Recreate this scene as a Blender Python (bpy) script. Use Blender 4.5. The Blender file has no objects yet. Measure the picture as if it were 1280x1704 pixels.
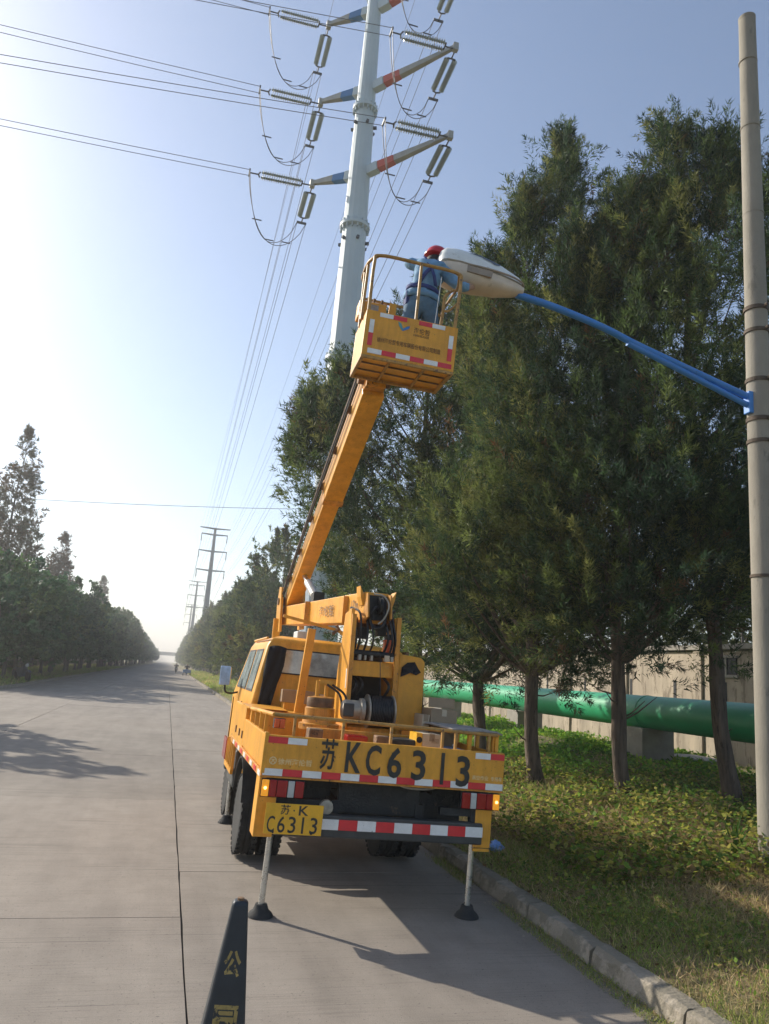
import bpy, math, random
import numpy as np
from mathutils import Matrix, Vector

D = bpy.data
SC = bpy.context.scene
COL = SC.collection
R = math.radians
PI = math.pi

# ------------------------------------------------------------------ camera
YAW, PITCH, ROLL = R(14.797), R(12.2), R(4.2)
cam = D.cameras.new('camera')
cam.sensor_fit = 'HORIZONTAL'
cam.sensor_width = 36.0
cam.lens = 36.0 * 1265.0 / 1280.0
cam.clip_start = 0.05
cam.clip_end = 9000
camo = D.objects.new('camera', cam)
COL.objects.link(camo)
fw = Vector((math.sin(YAW) * math.cos(PITCH), math.cos(YAW) * math.cos(PITCH), math.sin(PITCH)))
r0 = Vector((math.cos(YAW), -math.sin(YAW), 0))
u0 = r0.cross(fw)
cr = r0 * math.cos(ROLL) + u0 * math.sin(ROLL)
cu = -r0 * math.sin(ROLL) + u0 * math.cos(ROLL)
camo.matrix_world = Matrix(((cr.x, cu.x, -fw.x, 0), (cr.y, cu.y, -fw.y, 0), (cr.z, cu.z, -fw.z, 1.85), (0, 0, 0, 1)))
SC.camera = camo

# ------------------------------------------------------------------ sky, sun, exposure
SUN_EL = R(29.6)
SUN_AZ = R(-42.0)          # clockwise from +Y; the sun stands ahead and to the left
world = D.worlds.new('World')
SC.world = world
world.use_nodes = True
wn = world.node_tree.nodes
wl = world.node_tree.links
wn.clear()
wo = wn.new('ShaderNodeOutputWorld')
bg = wn.new('ShaderNodeBackground')
sky = wn.new('ShaderNodeTexSky')
sky.sky_type = 'NISHITA'
sky.sun_disc = False
sky.sun_elevation = SUN_EL
sky.sun_rotation = SUN_AZ
sky.altitude = 0
sky.air_density = 1.0
sky.dust_density = 1.2
sky.ozone_density = 2.0
bg.inputs['Strength'].default_value = 0.094
hs = wn.new('ShaderNodeHueSaturation')        # hazy autumn air: the whole sky a little paler
hs.inputs['Saturation'].default_value = 0.92
wl.new(sky.outputs[0], hs.inputs['Color'])
wl.new(hs.outputs[0], bg.inputs['Color'])
wl.new(bg.outputs[0], wo.inputs['Surface'])

sun = D.lights.new('sun', 'SUN')
sun.energy = 3.0
sun.angle = R(0.55)
sun.color = (1.0, 0.93, 0.81)
suno = D.objects.new('sun', sun)
COL.objects.link(suno)
sd = Vector((math.sin(SUN_AZ) * math.cos(SUN_EL), math.cos(SUN_AZ) * math.cos(SUN_EL), math.sin(SUN_EL)))
suno.rotation_euler = sd.to_track_quat('Z', 'Y').to_euler()

SC.view_settings.view_transform = 'Standard'
SC.view_settings.look = 'None'
SC.view_settings.gamma = 1.0
SC.view_settings.exposure = 0.97
SC.view_settings.use_curve_mapping = False
SC.cycles.volume_bounces = 0
SC.cycles.volume_max_steps = 64
SC.cycles.transparent_max_bounces = 8
SC.cycles.use_adaptive_sampling = True
SC.cycles.adaptive_threshold = 0.02
SC.cycles.max_bounces = 5
SC.cycles.diffuse_bounces = 3
SC.cycles.transmission_bounces = 3

# ------------------------------------------------------------------ helpers
def tag(o, label=None, cat=None, group=None, kind=None):
    if label: o['label'] = label
    if cat: o['category'] = cat
    if group: o['group'] = group
    if kind: o['kind'] = kind
    return o

def empty(name, loc=(0, 0, 0), rot=(0, 0, 0)):
    o = D.objects.new(name, None)
    o.empty_display_size = 0.2
    o.location = loc
    o.rotation_euler = rot
    COL.objects.link(o)
    return o

def inst(name, mesh, parent=None, loc=(0, 0, 0), rot=(0, 0, 0), scale=(1, 1, 1)):
    o = D.objects.new(name, mesh)
    o.location = loc
    o.rotation_euler = rot
    o.scale = scale
    COL.objects.link(o)
    if parent is not None:
        o.parent = parent
    return o

def vec(*a):
    return Vector(a)

def frame(d):
    d = Vector(d).normalized()
    a = Vector((0, 0, 1)) if abs(d.z) < 0.95 else Vector((1, 0, 0))
    x = a.cross(d).normalized()
    return x, d.cross(x).normalized(), d

class MB:
    """collects shapes, then links them as one mesh object"""
    def __init__(s):
        s.v = []
        s.f = []
    def add(s, vs, fs):
        n = len(s.v)
        s.v += [tuple(v) for v in vs]
        s.f += [tuple(i + n for i in f) for f in fs]
        return s
    def box(s, x0, x1, y0, y1, z0, z1, m=None):
        vs = [Vector(p) for p in ((x0, y0, z0), (x1, y0, z0), (x1, y1, z0), (x0, y1, z0), (x0, y0, z1), (x1, y0, z1), (x1, y1, z1), (x0, y1, z1))]
        if m is not None: vs = [m @ v for v in vs]
        return s.add(vs, ((0, 3, 2, 1), (4, 5, 6, 7), (0, 1, 5, 4), (1, 2, 6, 5), (2, 3, 7, 6), (3, 0, 4, 7)))
    def bar(s, p0, p1, w, h, w1=None, h1=None):
        p0, p1 = Vector(p0), Vector(p1)
        x, y, d = frame(p1 - p0)
        w1 = w if w1 is None else w1
        h1 = h if h1 is None else h1
        vs = [p0 + x * a * w / 2 + y * b * h / 2 for a, b in ((-1, -1), (1, -1), (1, 1), (-1, 1))]
        vs += [p1 + x * a * w1 / 2 + y * b * h1 / 2 for a, b in ((-1, -1), (1, -1), (1, 1), (-1, 1))]
        return s.add(vs, ((0, 3, 2, 1), (4, 5, 6, 7), (0, 1, 5, 4), (1, 2, 6, 5), (2, 3, 7, 6), (3, 0, 4, 7)))
    def prism(s, poly, axis, a0, a1):
        def P(u, w, a):
            return (a, u, w) if axis == 'X' else ((u, a, w) if axis == 'Y' else (u, w, a))
        n = len(poly)
        vs = [P(u, w, a0) for u, w in poly] + [P(u, w, a1) for u, w in poly]
        fs = [tuple(range(n)), tuple(range(2 * n - 1, n - 1, -1))]
        fs += [(i, i + n, (i + 1) % n + n, (i + 1) % n) for i in range(n)]
        return s.add(vs, fs)
    def tube(s, pts, r, n=8, cap=True):
        pts = [Vector(p) for p in pts]
        k = len(pts)
        rs = r if isinstance(r, (list, tuple)) else [r] * k
        rings = []
        px = None
        for i, p in enumerate(pts):
            d = (pts[min(i + 1, k - 1)] - pts[max(i - 1, 0)])
            if d.length < 1e-9: d = Vector((0, 0, 1))
            d.normalize()
            if px is None:
                x, y, _ = frame(d)
            else:
                x = (px - d * px.dot(d))
                x = x.normalized() if x.length > 1e-6 else frame(d)[0]
                y = d.cross(x)
            px = x
            rings.append([p + (x * math.cos(2 * PI * j / n) + y * math.sin(2 * PI * j / n)) * rs[i] for j in range(n)])
        vs = [v for rg in rings for v in rg]
        fs = []
        for i in range(k - 1):
            for j in range(n):
                a, b = i * n + j, i * n + (j + 1) % n
                fs.append((a, b, b + n, a + n))
        if cap:
            fs.append(tuple(range(n - 1, -1, -1)))
            fs.append(tuple(range((k - 1) * n, k * n)))
        return s.add(vs, fs)
    def cyl(s, p0, p1, r0, r1=None, n=16):
        return s.tube([p0, p1], [r0, r0 if r1 is None else r1], n)
    def lathe(s, prof, p0, d, n=16):
        """prof = (radius, distance along d)"""
        p0 = Vector(p0)
        x, y, d = frame(d)
        vs = []
        for r, t in prof:
            for j in range(n):
                a = 2 * PI * j / n
                vs.append(p0 + d * t + (x * math.cos(a) + y * math.sin(a)) * r)
        fs = []
        k = len(prof)
        for i in range(k - 1):
            for j in range(n):
                a, b = i * n + j, i * n + (j + 1) % n
                fs.append((a, b, b + n, a + n))
        fs.append(tuple(range(n - 1, -1, -1)))
        fs.append(tuple(range((k - 1) * n, k * n)))
        return s.add(vs, fs)
    def xform(s, m):
        s.v = [tuple(m @ Vector(v)) for v in s.v]
        return s
    def mesh(s, name, mat, smooth=None):
        me = D.meshes.new(name)
        me.from_pydata(s.v, [], s.f)
        me.materials.append(mat)
        if smooth:
            me.polygons.foreach_set('use_smooth', [True] * len(me.polygons))
            me.set_sharp_from_angle(angle=R(smooth))
        me.update()
        return me
    def build(s, name, mat, parent=None, smooth=None, bevel=0, seg=2):
        o = D.objects.new(name, s.mesh(name, mat, smooth))
        COL.objects.link(o)
        if parent is not None: o.parent = parent
        if bevel:
            b = o.modifiers.new('bevel', 'BEVEL')
            b.width = bevel
            b.segments = seg
            b.limit_method = 'ANGLE'
            b.angle_limit = R(40)
        return o

def smooth_path(pts, n=6):
    """Catmull-Rom through the points"""
    P = [Vector(p) for p in pts]
    P = [P[0] * 2 - P[1]] + P + [P[-1] * 2 - P[-2]]
    out = []
    for i in range(1, len(P) - 2):
        for k in range(n):
            t = k / n
            a, b, c, d = P[i - 1], P[i], P[i + 1], P[i + 2]
            out.append(0.5 * (2 * b + (c - a) * t + (2 * a - 5 * b + 4 * c - d) * t * t + (3 * b - a - 3 * c + d) * t ** 3))
    out.append(P[-2])
    return out

# ------------------------------------------------------------------ materials
def mat(name, col, rough=0.6, metal=0.0, var=0.18, scale=3.0, bump=0.0, bscale=60.0, zs=1.0, spots=None, spot_at=0.66, spot_scale=6.0, spec=0.5, emit=None, rvar=0.1, detail=6):
    m = D.materials.new(name)
    m.use_nodes = True
    nt = m.node_tree
    n, l = nt.nodes, nt.links
    b = n['Principled BSDF']
    b.inputs['Roughness'].default_value = rough
    b.inputs['Metallic'].default_value = metal
    b.inputs['Specular IOR Level'].default_value = spec
    tc = n.new('ShaderNodeTexCoord')
    if zs != 1.0:
        mp = n.new('ShaderNodeMapping')
        mp.inputs['Scale'].default_value = (1, 1, zs)
        l.new(tc.outputs['Object'], mp.inputs['Vector'])
        co_out = mp.outputs[0]
    else:
        co_out = tc.outputs['Object']
    nz = n.new('ShaderNodeTexNoise')
    nz.inputs['Scale'].default_value = scale
    nz.inputs['Detail'].default_value = detail
    nz.inputs['Roughness'].default_value = 0.65
    l.new(co_out, nz.inputs['Vector'])
    rp = n.new('ShaderNodeValToRGB')
    rp.color_ramp.elements[0].position = 0.3
    rp.color_ramp.elements[1].position = 0.7
    rp.color_ramp.elements[0].color = tuple(max(0, c * (1 - var)) for c in col) + (1,)
    rp.color_ramp.elements[1].color = tuple(min(1, c * (1 + var)) for c in col) + (1,)
    l.new(nz.outputs[0], rp.inputs[0])
    out = rp.outputs[0]
    if spots:
        n2 = n.new('ShaderNodeTexNoise')
        n2.inputs['Scale'].default_value = spot_scale
        n2.inputs['Detail'].default_value = 8
        n2.inputs['Roughness'].default_value = 0.7
        l.new(co_out, n2.inputs['Vector'])
        r2 = n.new('ShaderNodeValToRGB')
        r2.color_ramp.elements[0].position = spot_at
        r2.color_ramp.elements[1].position = min(1, spot_at + 0.06)
        l.new(n2.outputs[0], r2.inputs[0])
        mx = n.new('ShaderNodeMix')
        mx.data_type = 'RGBA'
        l.new(r2.outputs[0], mx.inputs[0])
        l.new(out, mx.inputs[6])
        mx.inputs[7].default_value = tuple(spots) + (1,)
        out = mx.outputs[2]
    l.new(out, b.inputs['Base Color'])
    if rvar:
        mr = n.new('ShaderNodeMapRange')
        mr.inputs['To Min'].default_value = max(0.02, rough - rvar)
        mr.inputs['To Max'].default_value = min(1, rough + rvar)
        l.new(nz.outputs[0], mr.inputs['Value'])
        l.new(mr.outputs[0], b.inputs['Roughness'])
    if bump:
        n3 = n.new('ShaderNodeTexNoise')
        n3.inputs['Scale'].default_value = bscale
        n3.inputs['Detail'].default_value = 5
        l.new(co_out, n3.inputs['Vector'])
        bp = n.new('ShaderNodeBump')
        bp.inputs['Strength'].default_value = bump
        bp.inputs['Distance'].default_value = 0.02
        l.new(n3.outputs[0], bp.inputs['Height'])
        l.new(bp.outputs[0], b.inputs['Normal'])
    if emit:
        b.inputs['Emission Color'].default_value = tuple(emit[:3]) + (1,)
        b.inputs['Emission Strength'].default_value = emit[3]
    return m

def leaf_mat(name, transl=0.3, rough=0.6, gain=1.0):
    m = D.materials.new(name)
    m.use_nodes = True
    n, l = m.node_tree.nodes, m.node_tree.links
    b = n['Principled BSDF']
    out = n['Material Output']
    at = n.new('ShaderNodeAttribute')
    at.attribute_name = 'tint'
    b.inputs['Roughness'].default_value = rough
    b.inputs['Specular IOR Level'].default_value = 0.25
    l.new(at.outputs['Color'], b.inputs['Base Color'])
    tr = n.new('ShaderNodeBsdfTranslucent')
    l.new(at.outputs['Color'], tr.inputs['Color'])
    mx = n.new('ShaderNodeMixShader')
    mx.inputs[0].default_value = transl
    l.new(b.outputs[0], mx.inputs[1])
    l.new(tr.outputs[0], mx.inputs[2])
    l.new(mx.outputs[0], out.inputs['Surface'])
    return m

YEL = (0.80, 0.40, 0.05)
M = {}
M['paint'] = mat('yellow_paint', YEL, 0.42, var=0.16, scale=3.5, spots=(0.23, 0.12, 0.045), spot_at=0.66, spot_scale=9, bump=0.05, bscale=25, spec=.35)
M['paint_worn'] = mat('worn_yellow_paint', (0.74, 0.34, 0.04), 0.5, var=0.22, scale=5, spots=(0.12, 0.07, 0.035), spot_at=0.60, spot_scale=14, bump=0.1, bscale=40)
def grime(m, lo=0.86, streak=0.86, chips=(0.09, 0.055, 0.035)):
    """dust, run-down streaks and chipped paint over a painted metal"""
    nt = m.node_tree
    n, l = nt.nodes, nt.links
    b = n['Principled BSDF']
    src = b.inputs['Base Color'].links[0].from_socket
    tc = n.new('ShaderNodeTexCoord')
    def layer(src, scale, sz, p0, c0, p1, c1, detail=7, typ='MULTIPLY'):
        mp = n.new('ShaderNodeMapping'); mp.inputs['Scale'].default_value = sz
        l.new(tc.outputs['Object'], mp.inputs['Vector'])
        t = n.new('ShaderNodeTexNoise'); t.inputs['Scale'].default_value = scale; t.inputs['Detail'].default_value = detail; t.inputs['Roughness'].default_value = .7
        l.new(mp.outputs[0], t.inputs['Vector'])
        r = n.new('ShaderNodeValToRGB')
        r.color_ramp.elements[0].position = p0; r.color_ramp.elements[1].position = p1
        r.color_ramp.elements[0].color = c0; r.color_ramp.elements[1].color = c1
        l.new(t.outputs[0], r.inputs[0])
        x = n.new('ShaderNodeMix'); x.data_type = 'RGBA'
        if typ == 'MULTIPLY':
            x.blend_type = 'MULTIPLY'; x.inputs[0].default_value = 1
            l.new(src, x.inputs[6]); l.new(r.outputs[0], x.inputs[7])
        else:
            l.new(r.outputs[0], x.inputs[0]); l.new(src, x.inputs[6]); x.inputs[7].default_value = tuple(typ) + (1,)
        return x.outputs[2]
    g = lambda v: (v, v * .97, v * .92, 1)
    src = layer(src, 2.2, (1, 1, 1), .34, g(lo), .60, g(1.0))
    src = layer(src, 5.0, (3.0, 3.0, .22), .36, g(streak), .55, g(1.0))
    src = layer(src, 38, (1, 1, 1), .66, (0, 0, 0, 1), .70, (1, 1, 1, 1), 4, chips)
    l.new(src, b.inputs['Base Color'])
    return m
grime(M['paint']); grime(M['paint_worn'], .66, .7)
M['plate_yellow'] = mat('plate_yellow', (0.78, 0.42, 0.02), 0.45, var=0.12, scale=8, spots=(0.3, 0.18, 0.04), spot_at=0.68, spot_scale=20)
M['letter'] = mat('black_lettering', (0.025, 0.027, 0.025), 0.6, var=0.3, scale=20)
M['letter_worn'] = mat('worn_black_lettering', (0.03, 0.03, 0.026), 0.6, var=0.3, scale=20, spots=(0.40, 0.22, 0.05), spot_at=0.64, spot_scale=16)
M['letter_brown'] = mat('brown_lettering', (0.16, 0.075, 0.02), 0.6)
M['letter_pale'] = mat('pale_lettering', (0.85, 0.66, 0.34), 0.6)
M['red'] = mat('red_reflector', (0.66, 0.03, 0.04), 0.35, var=0.12, scale=12, spots=(0.3, 0.1, 0.08), spot_at=0.7, spot_scale=20)
M['white'] = mat('white_reflector', (0.78, 0.78, 0.76), 0.35, var=0.1, scale=12, spots=(0.35, 0.33, 0.3), spot_at=0.66, spot_scale=18)
M['lens_red'] = mat('red_lens', (0.32, 0.012, 0.015), 0.16, var=0.1, scale=30)
M['lens_amber'] = mat('amber_lens', (0.75, 0.28, 0.02), 0.2, var=0.2, scale=30, emit=(1.0, 0.42, 0.03, 0.22))
M['bulb'] = mat('lit_bulb', (1, 0.7, 0.3), 0.3, emit=(1.0, 0.62, 0.16, 2.2))
M['lens_white'] = mat('clear_lens', (0.5, 0.52, 0.5), 0.16, var=0.1, scale=30)
M['lens_orange'] = mat('orange_marker_lens', (0.7, 0.1, 0.02), 0.25, var=0.1, scale=30)
M['dark'] = mat('dark_steel', (0.022, 0.024, 0.025), 0.6, metal=0.2, var=0.5, scale=7, spots=(0.09, 0.06, 0.04), spot_at=0.62, spot_scale=9, bump=0.2)
M['bumper'] = mat('dark_grey_bumper', (0.05, 0.052, 0.05), 0.6, var=0.3, scale=8)
M['rubber'] = mat('tyre_rubber', (0.028, 0.028, 0.027), 0.85, var=0.35, scale=9, bump=0.15, bscale=80)
M['rim'] = mat('wheel_steel', (0.12, 0.12, 0.115), 0.6, metal=0.3, var=0.3, scale=10)
M['chrome'] = mat('jack_rod_steel', (0.62, 0.62, 0.58), 0.28, metal=0.85, var=0.15, scale=14, spots=(0.3, 0.22, 0.15), spot_at=0.68, spot_scale=12)
M['hose'] = mat('black_hose', (0.012, 0.012, 0.014), 0.5, var=0.3, scale=10)
M['cable_wound'] = mat('wound_black_cable', (0.014, 0.016, 0.02), 0.45, var=0.4, scale=14)
M['rust'] = mat('rusty_steel', (0.20, 0.12, 0.065), 0.75, metal=0.2, var=0.45, scale=9, spots=(0.07, 0.045, 0.03), spot_at=0.55, spot_scale=14, bump=0.25)
M['castmetal'] = mat('cast_metal', (0.36, 0.33, 0.27), 0.5, metal=0.4, var=0.3, scale=12, bump=0.1)
M['glass'] = mat('cab_glass', (0.40, 0.46, 0.45), 0.08, metal=0.0, var=0.5, scale=4, spec=1.0)  # pale mottled base colour puts bright window reflections into the panes
M['gasket'] = mat('window_rubber', (0.012, 0.012, 0.012), 0.6)
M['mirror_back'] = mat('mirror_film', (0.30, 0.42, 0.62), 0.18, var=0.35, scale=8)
M['mirror_shell'] = mat('mirror_shell', (0.50, 0.27, 0.05), 0.4)
M['card'] = mat('cardboard', (0.32, 0.235, 0.15), 0.85, var=0.15, scale=5, bump=0.05)
M['card_pale'] = mat('pale_cardboard', (0.55, 0.46, 0.33), 0.85, var=0.12, scale=5)
M['bluepack'] = mat('blue_wrapper', (0.22, 0.32, 0.52), 0.4)
M['cloth_black'] = mat('black_cloth', (0.012, 0.012, 0.015), 0.9, var=0.4, scale=20, bump=0.3, bscale=30)
M['hydr'] = mat('pale_cylinder', (0.6, 0.6, 0.57), 0.4, metal=0.3, var=0.15, scale=9)
M['white_box'] = mat('white_plastic', (0.55, 0.58, 0.58), 0.5)
M['grey_sheet'] = mat('grey_cover_sheet', (0.30, 0.28, 0.26), 0.8, var=0.3, scale=20, bump=0.4, bscale=50)
M['rail_brown'] = mat('worn_rail_paint', (0.42, 0.235, 0.06), 0.5, var=0.3, scale=14, spots=(0.14, 0.08, 0.045), spot_at=0.56, spot_scale=20)
M['helmet'] = mat('red_helmet', (0.50, 0.018, 0.03), 0.3, var=0.08)
M['shirt'] = mat('denim_shirt', (0.15, 0.29, 0.44), 0.85, var=0.22, scale=9, bump=1.0, bscale=11)
M['jeans'] = mat('blue_jeans', (0.09, 0.175, 0.27), 0.85, var=0.25, scale=9, bump=0.5, bscale=14)
M['harness'] = mat('navy_webbing', (0.03, 0.05, 0.18), 0.8, var=0.3, scale=20)
M['skin'] = mat('skin', (0.42, 0.24, 0.16), 0.6, var=0.1)
M['hair'] = mat('dark_hair', (0.015, 0.012, 0.01), 0.7)
M['lamp_grey'] = mat('lamp_housing_grey', (0.72, 0.73, 0.70), 0.55, var=0.1, scale=5, spots=(0.55, 0.55, 0.51), spot_at=0.62, spot_scale=6)
M['lamp_peel'] = mat('peeled_lamp_patch', (0.10, 0.13, 0.17), 0.6, var=0.3, scale=12)
M['lamp_beige'] = mat('lamp_bowl_beige', (0.62, 0.53, 0.43), 0.4, var=0.12, scale=6, spots=(0.25, 0.19, 0.13), spot_at=0.66, spot_scale=8)
M['lamp_dark'] = mat('lamp_opening_dark', (0.30, 0.24, 0.18), 0.6)
M['blue_arm'] = mat('blue_arm_paint', (0.05, 0.21, 0.56), 0.5, var=0.1, scale=6, spots=(0.03, 0.11, 0.3), spot_at=0.64, spot_scale=10)
M['concrete_pole'] = mat('pole_concrete', (0.27, 0.245, 0.20), 0.9, var=0.2, scale=2.5, spots=(0.18, 0.165, 0.135), spot_at=0.58, spot_scale=3, bump=0.2, bscale=50, zs=.4)
M['band'] = mat('rusty_band', (0.10, 0.075, 0.055), 0.8, metal=0.3, var=0.4, scale=14)
M['pylon'] = mat('pylon_paint', (0.46, 0.53, 0.56), 0.55, metal=0.0, var=0.07, scale=0.8)
M['pylon_far'] = mat('far_pylon_grey', (0.24, 0.26, 0.27), 0.6, var=0.1, scale=0.8)
M['arm_blue'] = mat('arm_blue_band', (0.04, 0.16, 0.36), 0.5, var=0.1)
M['arm_red'] = mat('arm_red_band', (0.48, 0.085, 0.05), 0.5, var=0.1)
M['arm_grey'] = mat('arm_galvanised', (0.33, 0.32, 0.28), 0.5, metal=0.2, var=0.15, scale=3)
M['insul'] = mat('insulator_glass', (0.27, 0.31, 0.29), 0.14, var=0.15, scale=12, spec=0.9)
M['wire'] = mat('conductor', (0.10, 0.10, 0.105), 0.5, metal=0.5, var=0.1)
M['fitting'] = mat('line_fitting', (0.08, 0.085, 0.09), 0.5, metal=0.5)
M['pipe_green'] = mat('green_pipe_paint', (0.03, 0.34, 0.15), 0.42, var=0.1, scale=2, spots=(0.06, 0.27, 0.14), spot_at=0.64, spot_scale=3)
M['pipe_silver'] = mat('silver_pipe_cladding', (0.5, 0.52, 0.54), 0.4, metal=0.3, var=0.12, scale=2)
M['concrete'] = mat('plain_concrete', (0.33, 0.30, 0.255), 0.9, var=0.2, scale=2.5, spots=(0.2, 0.17, 0.13), spot_at=0.62, spot_scale=4, bump=0.25, bscale=30)
M['wall'] = mat('wall_render', (0.42, 0.35, 0.265), 0.9, var=0.3, scale=1.6, spots=(0.24, 0.195, 0.145), spot_at=0.54, spot_scale=3.5, bump=0.15, bscale=20, zs=.25)
M['kerb'] = mat('kerb_stone', (0.29, 0.25, 0.195), 0.9, var=0.3, scale=5, spots=(0.205, 0.18, 0.135), spot_at=0.50, spot_scale=3, bump=0.8, bscale=30)
M['bark'] = mat('juniper_bark', (0.115, 0.085, 0.062), 0.95, var=0.5, scale=16, bump=1.0, bscale=38, zs=.12, spots=(0.045, 0.032, 0.024), spot_at=.55, spot_scale=24)
M['bark_far'] = mat('grey_bark', (0.13, 0.115, 0.10), 0.95, var=0.3, scale=5, bump=0.5, bscale=22)
M['leaf'] = leaf_mat('juniper_foliage', 0.48)
M['leaf_far'] = leaf_mat('broadleaf_foliage', 0.36)
M['grass'] = leaf_mat('grass_blades', 0.5, 0.7)
M['bag'] = mat('blue_bag_plastic', (0.16, 0.3, 0.62), 0.35, var=0.3, scale=20)
M['cone'] = mat('black_cone_rubber', (0.02, 0.026, 0.032), 0.5, var=0.35, scale=6, spots=(0.06, 0.06, 0.055), spot_at=0.64, spot_scale=12, bump=0.05)
M['cone_paint'] = mat('worn_yellow_cone_paint', (0.36, 0.27, 0.09), 0.8, var=0.3, scale=14, spots=(0.03, 0.035, 0.038), spot_at=0.52, spot_scale=22)
M['bike_dark'] = mat('motorbike_dark', (0.075, 0.085, 0.11), 0.5, var=0.3, scale=6)
M['bike_blue'] = mat('tricycle_blue', (0.10, 0.22, 0.42), 0.5, var=0.2, scale=4)
M['cloth_dark'] = mat('dark_jacket', (0.03, 0.035, 0.05), 0.9, var=0.3, scale=6)
M['overpass'] = mat('overpass_concrete', (0.36, 0.35, 0.33), 0.9)

def road_mat():
    m = D.materials.new('road_concrete')
    m.use_nodes = True
    n, l = m.node_tree.nodes, m.node_tree.links
    b = n['Principled BSDF']
    b.inputs['Roughness'].default_value = 0.82
    b.inputs['Specular IOR Level'].default_value = 0.3
    geo = n.new('ShaderNodeNewGeometry')
    oi = n.new('ShaderNodeObjectInfo')
    def noise(scale, detail=6, sx=1, sy=1):
        mp = n.new('ShaderNodeMapping')
        mp.inputs['Scale'].default_value = (sx, sy, 1)
        l.new(geo.outputs['Position'], mp.inputs['Vector'])
        t = n.new('ShaderNodeTexNoise')
        t.inputs['Scale'].default_value = scale
        t.inputs['Detail'].default_value = detail
        t.inputs['Roughness'].default_value = 0.6
        l.new(mp.outputs[0], t.inputs['Vector'])
        return t.outputs[0]
    def ramp(src, p0, c0, p1, c1):
        r = n.new('ShaderNodeValToRGB')
        r.color_ramp.elements[0].position = p0
        r.color_ramp.elements[1].position = p1
        r.color_ramp.elements[0].color = c0
        r.color_ramp.elements[1].color = c1
        l.new(src, r.inputs[0])
        return r.outputs[0]
    def mul(a, b_, f=1.0):
        x = n.new('ShaderNodeMix')
        x.data_type = 'RGBA'
        x.blend_type = 'MULTIPLY'
        x.inputs[0].default_value = f
        l.new(a, x.inputs[6])
        l.new(b_, x.inputs[7])
        return x.outputs[2]
    g = lambda v: (v, v, v, 1)
    base = ramp(noise(0.35, 8), 0.3, (0.285, 0.243, 0.2, 1), 0.7, (0.35, 0.303, 0.252, 1))
    base = mul(base, ramp(noise(3.0, 8), 0.3, g(0.86), 0.62, g(1.0)))
    base = mul(base, ramp(noise(1.1, 5, 2.2, 0.25), 0.34, g(0.84), 0.6, g(1.0)))     # faint tyre-polished streaks along the road
    tine = noise(70, 2, 0.02, 1.0)                                                       # brushed lines across the slab
    base = mul(base, ramp(tine, 0.33, g(0.86), 0.47, g(1.0)))
    groove = noise(34, 1, 0.012, 1.0)                                                    # deeper grooves in groups
    patch = ramp(noise(0.8, 3, .35, 1.0), 0.52, g(0.0), 0.60, g(1.0))
    gm = n.new('ShaderNodeMix'); gm.data_type = 'RGBA'; gm.blend_type = 'MULTIPLY'
    l.new(patch, gm.inputs[0]); l.new(base, gm.inputs[6]); l.new(ramp(groove, 0.36, g(0.68), 0.40, g(1.0)), gm.inputs[7])
    base = gm.outputs[2]
    stain = ramp(noise(0.55, 7), 0.60, g(1.0), 0.72, g(0.84))
    base = mul(base, stain)
    base = mul(base, ramp(noise(160, 3), 0.35, g(0.84), 0.6, g(1.06)))                      # sandy grain
    base = mul(base, ramp(noise(2.1, 3), 0.70, g(1.0), 0.76, g(0.80)))                      # small drip stains
    sp = noise(46, 2)
    base = mul(base, ramp(sp, 0.30, g(0.62), 0.36, g(1.0)))
    rnd_ = ramp(oi.outputs['Random'], 0.0, g(0.93), 1.0, g(1.05))
    base = mul(base, rnd_)
    l.new(base, b.inputs['Base Color'])
    bp = n.new('ShaderNodeBump')
    bp.inputs['Strength'].default_value = 0.35
    bp.inputs['Distance'].default_value = 0.006
    l.new(tine, bp.inputs['Height'])
    l.new(bp.outputs[0], b.inputs['Normal'])
    return m
M['road'] = road_mat()
M['joint'] = mat('joint_filler', (0.035, 0.032, 0.028), 0.9)

def verge_mat():
    m = D.materials.new('verge_soil')
    m.use_nodes = True
    n, l = m.node_tree.nodes, m.node_tree.links
    b = n['Principled BSDF']
    b.inputs['Roughness'].default_value = 0.95
    geo = n.new('ShaderNodeNewGeometry')
    def noise(scale, detail=6):
        t = n.new('ShaderNodeTexNoise')
        t.inputs['Scale'].default_value = scale
        t.inputs['Detail'].default_value = detail
        t.inputs['Roughness'].default_value = 0.65
        l.new(geo.outputs['Position'], t.inputs['Vector'])
        return t.outputs[0]
    r1 = n.new('ShaderNodeValToRGB')
    e = r1.color_ramp.elements
    e[0].position = 0.32; e[0].color = (0.14, 0.15, 0.055, 1)
    e[1].position = 0.66; e[1].color = (0.31, 0.23, 0.14, 1)
    x = e.new(0.5); x.color = (0.21, 0.185, 0.085, 1)
    l.new(noise(0.9, 9), r1.inputs[0])
    r2 = n.new('ShaderNodeValToRGB')
    r2.color_ramp.elements[0].position = 0.3; r2.color_ramp.elements[0].color = (0.5, 0.5, 0.5, 1)
    r2.color_ramp.elements[1].position = 0.7; r2.color_ramp.elements[1].color = (1.3, 1.25, 1.1, 1)
    l.new(noise(22, 4), r2.inputs[0])
    mx = n.new('ShaderNodeMix')
    mx.data_type = 'RGBA'; mx.blend_type = 'MULTIPLY'; mx.inputs[0].default_value = 1
    l.new(r1.outputs[0], mx.inputs[6]); l.new(r2.outputs[0], mx.inputs[7])
    l.new(mx.outputs[2], b.inputs['Base Color'])
    bp = n.new('ShaderNodeBump')
    bp.inputs['Strength'].default_value = 0.9
    bp.inputs['Distance'].default_value = 0.05
    l.new(noise(14, 6), bp.inputs['Height'])
    l.new(bp.outputs[0], b.inputs['Normal'])
    return m
M['verge'] = verge_mat()

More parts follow.
